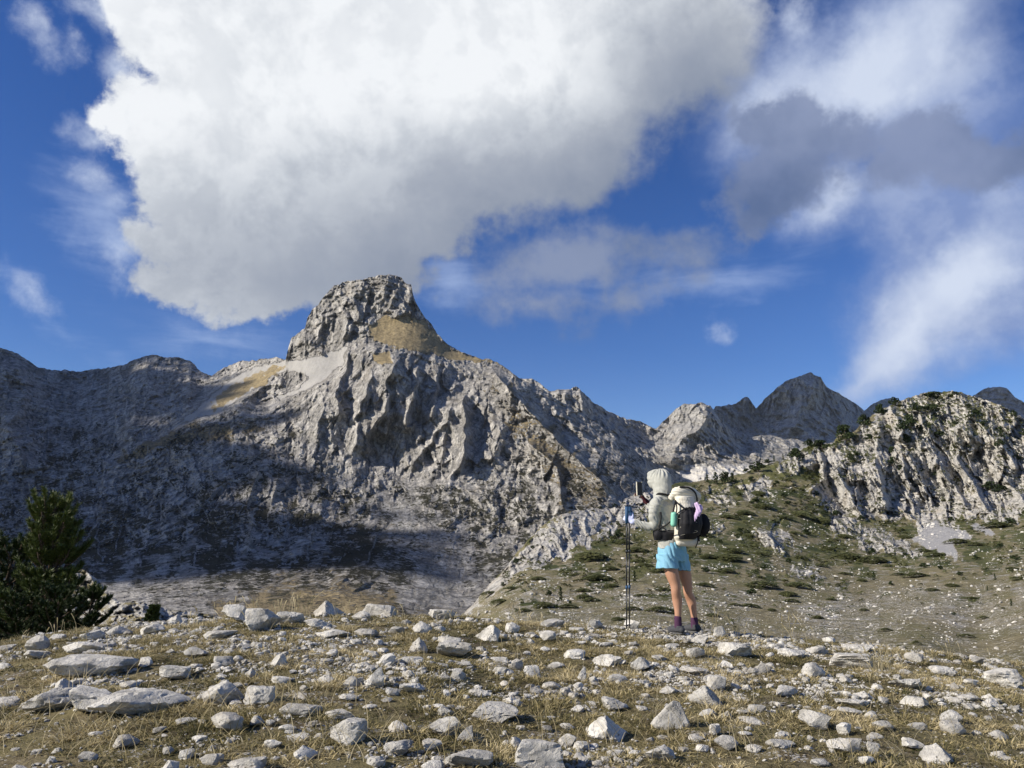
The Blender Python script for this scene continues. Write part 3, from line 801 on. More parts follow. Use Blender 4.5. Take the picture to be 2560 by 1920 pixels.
Pb = B_.points(Dn)
Nb = normals(Pb); upb = Nb[..., 2]
scr = poly_mask(B_, [(2310, 1310), (2350, 1300), (2400, 1325), (2430, 1345), (2380, 1360), (2400, 1395), (2370, 1390), (2320, 1370), (2275, 1350), (2290, 1335)], 5, 14, 20)
scr = np.maximum(scr, poly_mask(B_, [(2420, 1310), (2470, 1320), (2480, 1335), (2440, 1330)], 4, 10, 20))
stony = 0.16 + 0.42 * sstep(PYb, 1380, 1500) + 0.34 * nb - 0.05
stony += 0.25 * poly_mask(B_, [(2000, 1600), (2150, 1480), (2560, 1500), (2560, 1560), (2300, 1560), (2100, 1620)], 30)
scree_b_ = np.clip(np.maximum(scr, np.minimum(stony, 0.72) * (1 - rocky)), 0, 1)
vb = 0.36 - 0.26 * sstep(PYb, 1440, 1540) + 0.55 * nb + 0.3 * sstep(upb, 0.45, 0.8) * (1 - rocky) - 0.1 - 0.6 * scr
vb = np.where(rocky > 0.4, 0.20 + 0.9 * (upb - 0.62) + 0.25 * nb + 0.20 * sstep(1160 - PYb, 0, 100) * cl1 - 0.35 * cl2, vb - 0.28 * sstep(PYb, 1380, 1460))
gb = np.where(rocky > 0.4, 0.22 + 0.8 * (upb - 0.6) + 0.2 * nb, 0.62 - 0.1 * nb) + 0.35 * sstep(PYb, 1560, 1640)
gb = gb * (1 - scr) - 0.25 * cl2 * (rocky > 0.4)
Pbl, atb = B_.close(Pb, 60, 8, {'veg': vb, 'gold': gb, 'scree': scree_b_})


def hill_material():
    m, nt, b = material("hill_ground", 0.95, 0.12)
    co = nt.coord()
    geo = nt.n.new('ShaderNodeNewGeometry')
    rib = nt.mapping(nt.vmath('ADD', co, nt.vmath('SCALE', nt.noise(co, 0.3, 3, color=True), scale=2.5)), rot=(0, 0.4, 0), sc=(1, .8, 0.3))
    n1 = nt.noise(rib, 0.45, 8, 0.64)
    n2 = nt.noise(co, 1.3, 6, 0.66)
    n3 = nt.noise(co, 0.13, 5, 0.6)
    rock = nt.mix(nt.smooth(nt.math('ADD', nt.math('MULTIPLY', n1, .6), nt.math('MULTIPLY', n2, .4)), 0.37, 0.60), (0.20, 0.195, 0.185), (0.52, 0.50, 0.46))
    rock = nt.mix(nt.math('MULTIPLY', nt.smooth(n3, 0.5, 0.7), 0.4), rock, (0.36, 0.30, 0.22))
    # soil and dry grass
    soil = nt.mix(nt.smooth(n2, 0.35, 0.65), (0.130, 0.114, 0.064), (0.285, 0.245, 0.150))
    soil = nt.mix(nt.math('MULTIPLY', nt.smooth(n3, 0.42, 0.62), 0.6), soil, (0.13, 0.125, 0.055))
    # loose stones: small pale cells
    v1 = nt.voronoi(co, 2.8, out='Distance'); v2 = nt.voronoi(co, 6.5, out='Distance')
    vc = nt.voronoi(co, 2.4, out='Color')
    sc_ = nt.attr('scree')
    thr = nt.math('MULTIPLY', nt.math('ADD', sc_, nt.math('MULTIPLY', nt.math('SUBTRACT', n2, 0.5), 0.9)), 0.54)
    st1 = nt.smooth(nt.math('SUBTRACT', thr, v1), -0.03, 0.06); st2 = nt.smooth(nt.math('SUBTRACT', nt.math('MULTIPLY', thr, 0.9), v2), -0.03, 0.06)
    st = nt.math('MAXIMUM', st1, st2)
    stone_c = nt.mix(nt.smooth(n2, .35, .6), (0.29, 0.268, 0.23), (0.52, 0.49, 0.43))
    nv = nt.math('SUBTRACT', nt.math('ADD', nt.math('MULTIPLY', n2, 0.6), nt.math('MULTIPLY', nt.noise(co, 0.35, 5, 0.6), 0.6)), 0.6)
    fg = nt.smooth(nt.math('ADD', nt.attr('gold'), nt.math('MULTIPLY', nv, 1.6)), 0.40, 0.55)
    fv = nt.smooth(nt.math('ADD', nt.attr('veg'), nt.math('MULTIPLY', nv, 1.9)), 0.44, 0.56)
    veg_c = nt.mix(nt.smooth(n3, .35, .65), (0.050, 0.062, 0.024), (0.125, 0.122, 0.050))
    c = nt.mix(fg, rock, soil)
    c = nt.mix(nt.math('MULTIPLY', st, nt.smooth(nt.attr('gold'), 0.3, 0.5)), c, stone_c)
    full = nt.smooth(sc_, 0.82, 0.95)
    c = nt.mix(full, c, nt.mix(n2, (0.33, 0.325, 0.32), (0.47, 0.46, 0.45)))
    c = nt.mix(fv, c, veg_c)
    nt.put(c, b.inputs['Base Color'])
    h = nt.math('ADD', nt.math('MULTIPLY', n1, 0.9), nt.math('MULTIPLY', n2, 0.45))
    h = nt.math('ADD', h, nt.math('MULTIPLY', st, 0.14))
    nt.put(nt.bump(h, 0.9, 1.0), b.inputs['Normal'])
    return m


mat_hill = hill_material()
grid_mesh('hill', Pbl, atb, mat_hill)
B_P, B_UP = Pb, upb


def on_hill(px, py):
    """point of the hill surface seen at px, py"""
    c = int(np.clip(np.searchsorted(B_.x, px), 1, len(B_.x) - 1))
    col_ = B_.PY[:, c]
    r = int(np.argmin(np.abs(col_ - py)))
    return Vector(B_P[r, c]), r, c


def on_mountain(px, py):
    c = int(np.clip(np.searchsorted(C_.x, px), 1, len(C_.x) - 1))
    r = int(np.argmin(np.abs(C_.PY[:, c] - py)))
    return Vector(Pc[r, c])

# ================================================================== rocky knoll just beyond the crest, left
SKY_K = [(60, 1500), (110, 1450), (150, 1428), (175, 1418), (205, 1424), (235, 1440), (255, 1462), (275, 1490), (300, 1506), (345, 1503), (385, 1512), (420, 1526), (470, 1528), (520, 1535), (560, 1545), (640, 1556), (720, 1575)]
K_ = Relief(60, 720, 300, SKY_K, [(60, 1680), (720, 1680)], 110,
            [(175, 1420, 74), (60, 1500, 66), (255, 1470, 70), (345, 1505, 58), (520, 1535, 62), (300, 1560, 52), (150, 1500, 64), (500, 1580, 50), (60, 1680, 44), (720, 1680, 40), (400, 1680, 42), (720, 1575, 50)])
K_.jag([(26, 3), (9, 2)], 39)
K_.stroke([(210, 1425), (250, 1470), (290, 1510)], 10, 3, asym=2)
K_.stroke([(260, 1540), (340, 1510), (420, 1530)], 18, 3)
qk = K_.points().reshape(-1, 3)
qk = qk * np.array([1, .3, 1])
rk_ = ridged(qk / 3.4, 6, 0.62, seed=55) - .7
bk_ = fbm(qk * np.array([1, 1, 1.5]) / 1.2, 5, 0.65, seed=65)
Pk = K_.points((K_.D.ravel() - K_.add.ravel() - rk_ * 0.9 - bk_ * 0.15 - facets(K_.PX, K_.PY, 24, 0.6, 14) * 1.0 - facets(K_.PX, K_.PY, 9, 0.6, 15) * 0.45).reshape(K_.D.shape))
upk = normals(Pk)[..., 2]
nk = fbm(np.c_[K_.PX.ravel() / 40, K_.PY.ravel() / 14, np.zeros(K_.PX.size)], 4, seed=94).reshape(upk.shape)
Pkl, atk = K_.close(Pk, 12, 6, {'veg': 0.1 + 0.3 * nk, 'gold': 0.40 + 0.35 * nk, 'scree': 0 * nk})
grid_mesh('rocky_knoll', Pkl, atk, mat_hill)

# ================================================================== the ground under foot
CREST = [(-300, 1640), (0, 1606), (120, 1585), (250, 1566), (400, 1556), (560, 1545), (700, 1540), (900, 1538), (1150, 1543), (1300, 1556), (1500, 1566), (1700, 1574), (1850, 1586), (2000, 1600), (2200, 1616), (2400, 1640), (2560, 1662), (2900, 1730)]
_cp = np.array(CREST, float)
_cx = np.array([px_dir(a, b)[0] for a, b in CREST]); _cz = np.array([px_dir(a, b)[1] for a, b in CREST])
_pp = {}


def crest_slope(t):
    """z / y of the crest line for a bearing t = x / y"""
    return np.interp(t, _cx, _cz)


def ground_z(x, y, fine=True):
    x = np.asarray(x, float); y = np.asarray(y, float)
    yy = np.maximum(y, 0.3)
    t = np.clip(x / yy, -0.9, 0.9)
    yc = 8.5 + 0.4 * np.sin(t * 5 + 1)
    zc = crest_slope(t) * yc
    znear = -0.93 - 0.035 * x - 0.012 * x * x * 0.2
    w = sstep(yy, 1.5, yc)
    z = znear * (1 - w) + zc * w
    over_ = np.maximum(0, yy - yc)
    z = z - over_ * (0.16 + 0.05 * sstep(over_, 0, 4)) - 0.0
    p = np.stack([x.ravel(), y.ravel(), np.zeros(x.size)], -1)
    sc = 1 - 0.85 * sstep(yy, 6.0, 8.0).ravel() * (1 - sstep(yy, 9.5, 13).ravel())
    n = 0.05 * perlin(p / 1.7, 2) * sc + 0.02 * perlin(p / 0.6, 3) * sc
    if fine:
        n = n + 0.010 * perlin(p / 0.22, 4) + 0.005 * perlin(p / 0.08, 5)
    return z + n.reshape(x.shape)


def ground_material():
    m, nt, b = material("turf_soil", 0.97, 0.08)
    co = nt.coord()
    n1 = nt.noise(co, 2.2, 6, 0.65); n2 = nt.noise(co, 14, 7, 0.7); n3 = nt.noise(co, 70, 5, 0.7)
    c = nt.mix(nt.smooth(n2, 0.36, 0.62), (0.070, 0.054, 0.034), (0.21, 0.175, 0.105))
    c = nt.mix(nt.smooth(n1, 0.40, 0.60), c, nt.mix(n2, (0.10, 0.092, 0.038), (0.25, 0.21, 0.115)))
    c = nt.mix(nt.math('MULTIPLY', nt.smooth(n3, 0.56, 0.66), 0.55), c, (0.30, 0.26, 0.18))
    v = nt.voronoi(co, 48); v2 = nt.voronoi(co, 110)
    g = nt.smooth(nt.math('SUBTRACT', nt.math('MULTIPLY', nt.smooth(nt.noise(co, 3.2, 5, .6), 0.46, 0.66), 0.55), v), -0.02, 0.03)
    c = nt.mix(g, c, (0.42, 0.40, 0.36))
    nt.put(c, b.inputs['Base Color'])
    h = nt.math('ADD', nt.math('MULTIPLY', n2, 0.7), nt.math('MULTIPLY', n3, 0.3))
    h = nt.math('ADD', h, nt.math('MULTIPLY', g, 0.15))
    nt.put(nt.bump(h, 0.9, 0.035), b.inputs['Normal'])
    return m


mat_turf = ground_material()
ys = np.concatenate([np.linspace(-6, 2.6, 20), np.linspace(2.7, 13, 330), 13 + np.cumsum(np.linspace(0.1, 2.0, 40)), np.array([90, 200, 500, 1500, 4000, 9000])])
us = np.linspace(-1, 1, 420)
XX = us[None] * (np.maximum(ys, 2.5) * 0.98 + 1.0)[:, None]; YY = np.repeat(ys[:, None], 420, 1)
ZZ = ground_z(XX, YY)
far_ = YY > 50
ZZ = np.where(far_, np.maximum(ZZ, -62 - 0.03 * YY), ZZ)
ZZ = np.where(YY > 25, np.minimum(ZZ, ZZ), ZZ)
grid_mesh('ground', np.stack([XX, YY, ZZ], -1)[::-1][::-1], {}, mat_turf)


def gz(x, y):
    return float(ground_z(np.array([x]), np.array([y]), False)[0])


def hit_ground(px, py):
    """where the line of sight through a pixel meets the turf"""
    dx, dz = px_dir(px, py)
    Ys = np.linspace(2.2, 10.5, 900)
    g = ground_z(dx * Ys, Ys, False) - dz * Ys
    k = np.argmax(g > 0)
    if g[k] <= 0: k = int(np.argmax(g))
    Y = Ys[k]
    return Vector((dx * Y, Y, gz(dx * Y, Y)))


# ================================================================== clouds overhead (out of the frame) that shade the left-hand mountain and the far peaks
HS = Vector((SUN.x, SUN.y, 0)).normalized()
E1 = Vector((-HS.y, HS.x, 0)) if (-HS.y * 0 + HS.x * 1) > 0 else Vector((HS.y, -HS.x, 0))    # horizontal, away from the viewer


def cloud(name, H, a0, a1, b0, b1, seed, edge_b=0.09, lean=0.0, notch=0.26, top=None):
    """cumulus with a flat base at height H whose shadow covers a in a0..a1, b in b0..b1"""
    n_a, n_b = 150, 110
    A, Bv = np.meshgrid(np.linspace(a0, a1, n_a), np.linspace(b0, b1, n_b), indexing='ij')
    sa = (A - a0) / (a1 - a0)
    if top:
        b1 = np.interp(A, [q_[0] for q_ in top], [q_[1] for q_ in top])
        Bv = b0 + (Bv - b0) / (Bv.max() - b0) * (b1 - b0)
    sb = (Bv - b0) / (b1 - b0)
    p = np.stack([A.ravel(), Bv.ravel(), np.full(A.size, seed * 100.0)], -1)
    nz_ = fbm(p / np.array([420, 260, 400]), 4, 0.6, seed=seed).reshape(A.shape)
    fine_ = fbm(p / np.array([90, 60, 100]), 4, 0.6, seed=seed + 5).reshape(A.shape)
    m_ = np.minimum(np.minimum(sa, 1 - sa) / 0.10, np.minimum(sb / 0.1, (1 - sb) / edge_b))
    m_ = np.clip(m_, 0, 1.6) - notch + 0.75 * nz_ + 0.45 * fine_
    m_[0] = m_[-1] = -1; m_[:, 0] = m_[:, -1] = -1
    # a point of the shadow plane goes up the sun's direction to height H
    se, ce = math.sin(SUN_EL), math.cos(SUN_EL)
    e1 = np.array(E1); hs = np.array(HS)
    th = np.sqrt(np.clip(m_, 0, None))
    def lift(z):
        # b = z*ce - h*se  (h = distance towards the sun) -> h
        h = (z * ce - Bv) / se
        return e1[None, None] * A[..., None] + hs[None, None] * h[..., None] + np.array([0, 0, 1.0])[None, None] * z[..., None]
    zb = H + 12 * fine_ - 10 * th
    zt = zb + 14 * th + 60 * th * (1 + 0.5 * fine_) * sstep(th, 0.2, 1.0)
    mid = (zb + zt) / 2
    Pb_ = lift(mid); Pb_[..., 2] = zb; Pt_ = Pb_.copy(); Pt_[..., 2] = zt
    keep = (m_[:-1, :-1] > 0) | (m_[1:, :-1] > 0) | (m_[:-1, 1:] > 0) | (m_[1:, 1:] > 0)
    keep &= (np.maximum.reduce([m_[:-1, :-1], m_[1:, :-1], m_[:-1, 1:], m_[1:, 1:]]) > 0.02)
    idx = np.arange(n_a * n_b).reshape(n_a, n_b)
    q_ = np.stack([idx[:-1, :-1], idx[1:, :-1], idx[1:, 1:], idx[:-1, 1:]], -1)[keep]
    faces = np.concatenate([q_, q_[:, ::-1] + n_a * n_b])
    me = bpy.data.meshes.new(name)
    me.from_pydata(np.concatenate([Pb_.reshape(-1, 3), Pt_.reshape(-1, 3)]).tolist(), [], faces.tolist())
    me.materials.append(mat_cloud)
    at2 = me.attributes.new('thick', 'FLOAT', 'POINT'); at2.data.foreach_set('value', np.concatenate([m_.ravel(), m_.ravel()]).astype(np.float32))
    o = bpy.data.objects.new(name, me); C.objects.link(o); o['kind'] = 'structure'
    for p_ in me.polygons: p_.use_smooth = True
    return o


mat_cloud, _nt, _b = material("cloud_vapour", 1.0, 0.0)
_b.inputs['Base Color'].default_value = (0.86, 0.87, 0.9, 1)
_nt.put(_nt.smooth(_nt.attr('thick'), 0.0, 0.60, 0.0, 0.93), _b.inputs['Alpha'])
def shadow_ab(px, py, Y, up_=0.0):
    P = at(px, py, Y)
    return (P.dot(E1), P.z * math.cos(SUN_EL) - P.dot(HS) * math.sin(SUN_EL) + up_)


shade_edge = sorted([shadow_ab(900, 1480, 600, 25), shadow_ab(900, 1400, 800, 40), shadow_ab(1050, 1300, 1100, 55), shadow_ab(1000, 1180, 1370, 30), shadow_ab(640, 1020, 1600, 25),
                     shadow_ab(528, 940, 2150, 60), shadow_ab(382, 888, 2250, 90), shadow_ab(200, 928, 2300, 230)])
shade_edge = [(shade_edge[0][0] - 60, shade_edge[0][1] - 40)] + shade_edge + [(3300, shade_edge[-1][1])]
cloud('cloud', 2300, 690, 3100, -1500, 600, 3, edge_b=0.12, notch=0.0, top=shade_edge)
cloud('cloud', 6000, 3100, 5100, 1560, 4300, 4, notch=-0.15)

# ================================================================== helpers for things
def tag(o, label=None, cat=None, group=None, kind=None):
    if label: o['label'] = label
    if cat: o['category'] = cat
    if group: o['group'] = group
    if kind: o['kind'] = kind
    return o


def empty(name, loc, rz=0.0):
    o = bpy.data.objects.new(name, None); C.objects.link(o)
    o.location = loc; o.rotation_euler = (0, 0, rz); o.empty_display_size = 0.2
    return o


def mesh_obj(name, me, mat, parent=None, link=True):
    if mat is not None and len(me.materials) == 0: me.materials.append(mat)
    o = bpy.data.objects.new(name, me)
    if link: C.objects.link(o)
    if parent is not None: o.parent = parent
    return o


def np_mesh(name, V, faces, mat=None, smooth=False, attrs=None):
    V = np.asarray(V, np.float32); faces = np.asarray(faces, np.int32)
    k = faces.shape[1]
    me = bpy.data.meshes.new(name)
    me.vertices.add(len(V)); me.vertices.foreach_set('co', V.reshape(-1))
    me.loops.add(faces.size); me.loops.foreach_set('vertex_index', faces.reshape(-1))
    me.polygons.add(len(faces)); me.polygons.foreach_set('loop_start', np.arange(0, faces.size, k, dtype=np.int32))
    me.polygons.foreach_set('use_smooth', np.full(len(faces), smooth))
    me.update(calc_edges=True)
    for n_, v in (attrs or {}).items():
        a = me.attributes.new(n_, 'FLOAT', 'POINT'); a.data.foreach_set('value', np.asarray(v, np.float32))
    if mat is not None: me.materials.append(mat)
    return me


def scatter(name, pts, rots, scales, ids, variants, kind='stuff'):
    """one object whose points carry instances of the variants (geometry nodes)"""
    n = len(pts)
    me = bpy.data.meshes.new(name)
    me.vertices.add(n); me.vertices.foreach_set('co', np.asarray(pts, np.float32).reshape(-1))
    a = me.attributes.new('rot', 'FLOAT_VECTOR', 'POINT'); a.data.foreach_set('vector', np.asarray(rots, np.float32).reshape(-1))
    a = me.attributes.new('scl', 'FLOAT_VECTOR', 'POINT'); a.data.foreach_set('vector', np.asarray(scales, np.float32).reshape(-1))
    a = me.attributes.new('idx', 'INT', 'POINT'); a.data.foreach_set('value', np.asarray(ids, np.int32))
    o = bpy.data.objects.new(name, me); C.objects.link(o); o['kind'] = kind
    g = bpy.data.node_groups.new(name + '_nodes', 'GeometryNodeTree')
    g.interface.new_socket('Geometry', in_out='INPUT', socket_type='NodeSocketGeometry')
    g.interface.new_socket('Geometry', in_out='OUTPUT', socket_type='NodeSocketGeometry')
    N_ = g.nodes; L_ = g.links
    gi = N_.new('NodeGroupInput'); go = N_.new('NodeGroupOutput')
    gti = N_.new('GeometryNodeGeometryToInstance')
    for v in reversed(variants):
        oi = N_.new('GeometryNodeObjectInfo'); oi.inputs['Object'].default_value = v
        oi.inputs['As Instance'].default_value = True
        L_.new(oi.outputs['Geometry'], gti.inputs[0])
    m2p = N_.new('GeometryNodeMeshToPoints'); L_.new(gi.outputs[0], m2p.inputs[0])
    iop = N_.new('GeometryNodeInstanceOnPoints')
    L_.new(m2p.outputs[0], iop.inputs['Points']); L_.new(gti.outputs[0], iop.inputs['Instance'])
    iop.inputs['Pick Instance'].default_value = True
    def na(nm, ty):
        q_ = N_.new('GeometryNodeInputNamedAttribute'); q_.data_type = ty; q_.inputs['Name'].default_value = nm
        return q_.outputs['Attribute']
    L_.new(na('idx', 'INT'), iop.inputs['Instance Index'])
    e2r = N_.new('FunctionNodeEulerToRotation'); L_.new(na('rot', 'FLOAT_VECTOR'), e2r.inputs[0])
    L_.new(e2r.outputs[0], iop.inputs['Rotation']); L_.new(na('scl', 'FLOAT_VECTOR'), iop.inputs['Scale'])
    L_.new(iop.outputs[0], go.inputs[0])
    md = o.modifiers.new('scatter', 'NODES'); md.node_group = g
    return o


# ================================================================== stones
_ico = {}


def ico(sub):
    if sub not in _ico:
        bm = bmesh.new(); bmesh.ops.create_icosphere(bm, subdivisions=sub, radius=1.0)
        V = np.array([v.co[:] for v in bm.verts]); Fc = np.array([[v.index for v in f.verts] for f in bm.faces])
        bm.free(); _ico[sub] = (V, Fc)
    return _ico[sub]


def rock_verts(seed, kind='lump', sub=3):
    r = np.random.RandomState(seed)
    V, Fc = ico(sub)
    d = V / np.linalg.norm(V, axis=1)[:, None]
    n = r.normal(size=(26, 3)); n /= np.linalg.norm(n, axis=1)[:, None]
    h = np.r_[r.uniform(0.48, 0.86, 9), r.uniform(0.80, 1.0, 17)]
    if kind == 'slab':
        n = np.vstack([n, [[0.08, 0.05, 1], [0, 0, -1]]]); h = np.r_[h, 0.62, 0.6]; p = 46
    elif kind == 'block':
        n = np.vstack([n[:7], [[0.1, 0, 1], [1, 0.15, 0.1], [-1, 0.1, 0.2], [0.1, -1, 0.15], [0, 1, 0]]]); h = np.r_[h[:7], .7, .75, .75, .72, .7]; p = 60
    elif kind == 'pyramid':
        n = np.vstack([n[:6], [[0.72, -0.35, 0.6], [-0.62, -0.45, 0.62], [0.1, 0.75, 0.65], [0, 0, -1]]]); h = np.r_[h[:6] * 1.1, .52, .55, .55, .5]; p = 60
    elif kind == 'shard':
        n = np.vstack([n[:6], [[1, 0.2, 0.15], [-0.8, 0.1, 0.6], [0.1, -1, 0.2]]]); h = np.r_[h[:6], .5, .6, .6]; p = 50
    else:
        p = 36
    n = n / np.linalg.norm(n, axis=1)[:, None]
    g = np.maximum(d @ n.T, 0) / h[None]
    rr = 1.0 / np.maximum((g ** p).sum(1) ** (1.0 / p), 0.4)
    P = d * rr[:, None]
    o = r.uniform(-50, 50, 3)
    P = P * (1 + 0.07 * perlin(P * 1.6 + o, 1)[:, None] + 0.055 * perlin(P * 4 + o, 2)[:, None] + 0.045 * perlin(P * 9 + o, 3)[:, None])
    # ledges and splits
    s = perlin(P * np.array([1.2, 1.2, 3.2]) + o, 4)
    P = P * (1 - 0.10 * sstep(-np.abs(s), -0.07, 0.0))[:, None]
    lo, hi = P.min(0), P.max(0)
    P = (P - (lo + hi) / 2) / ((hi - lo) / 2)
    return P, Fc


def stone_material():
    m, nt, b = material("limestone", 0.92, 0.15)
    co = nt.coord()
    oi = nt.n.new('ShaderNodeObjectInfo')
    geo = nt.n.new('ShaderNodeNewGeometry')
    wp = geo.outputs['Position']
    n1 = nt.noise(wp, 9, 7, 0.62); n2 = nt.noise(wp, 46, 6, 0.7); n3 = nt.noise(wp, 3.2, 3, 0.5)
    c = nt.mix(nt.smooth(n1, 0.30, 0.62), (0.36, 0.345, 0.31), (0.70, 0.675, 0.615))
    c = nt.mix(nt.math('MULTIPLY', nt.smooth(n2, 0.52, 0.68), 0.45), c, (0.58, 0.56, 0.52))
    c = nt.mix(nt.math('MULTIPLY', nt.smooth(n3, 0.50, 0.68), 0.35), c, (0.29, 0.25, 0.19))
    # dark lichen specks and pits
    v = nt.voronoi(nt.vmath('ADD', wp, nt.vmath('SCALE', nt.noise(wp, 60, 2, color=True), scale=0.02)), 38)
    sp = nt.math('MULTIPLY', nt.smooth(v, 0.24, 0.12), nt.smooth(n1, 0.48, 0.62))
    c = nt.mix(nt.math('MULTIPLY', sp, 0.75), c, (0.07, 0.07, 0.065))
    cr = nt.smooth(nt.noise(wp, 7, 5, 0.55, ntype='RIDGED_MULTIFRACTAL'), 1.05, 1.45)
    c = nt.mix(nt.math('MULTIPLY', cr, 0.35), c, (0.12, 0.11, 0.10))
    k = nt.math('ADD', 0.72, nt.math('MULTIPLY', oi.outputs['Random'], 0.38))
    c = nt.vmath('SCALE', c, scale=k)
    nt.put(c, b.inputs['Base Color'])
    h = nt.math('ADD', nt.math('MULTIPLY', n1, 0.6), nt.math('MULTIPLY', n2, 0.45))
    h = nt.math('SUBTRACT', h, nt.math('MULTIPLY', nt.math('MAXIMUM', sp, cr), 0.3))
    nt.put(nt.bump(h, 1.0, 0.04), b.inputs['Normal'])
    return m


mat_stone = stone_material()

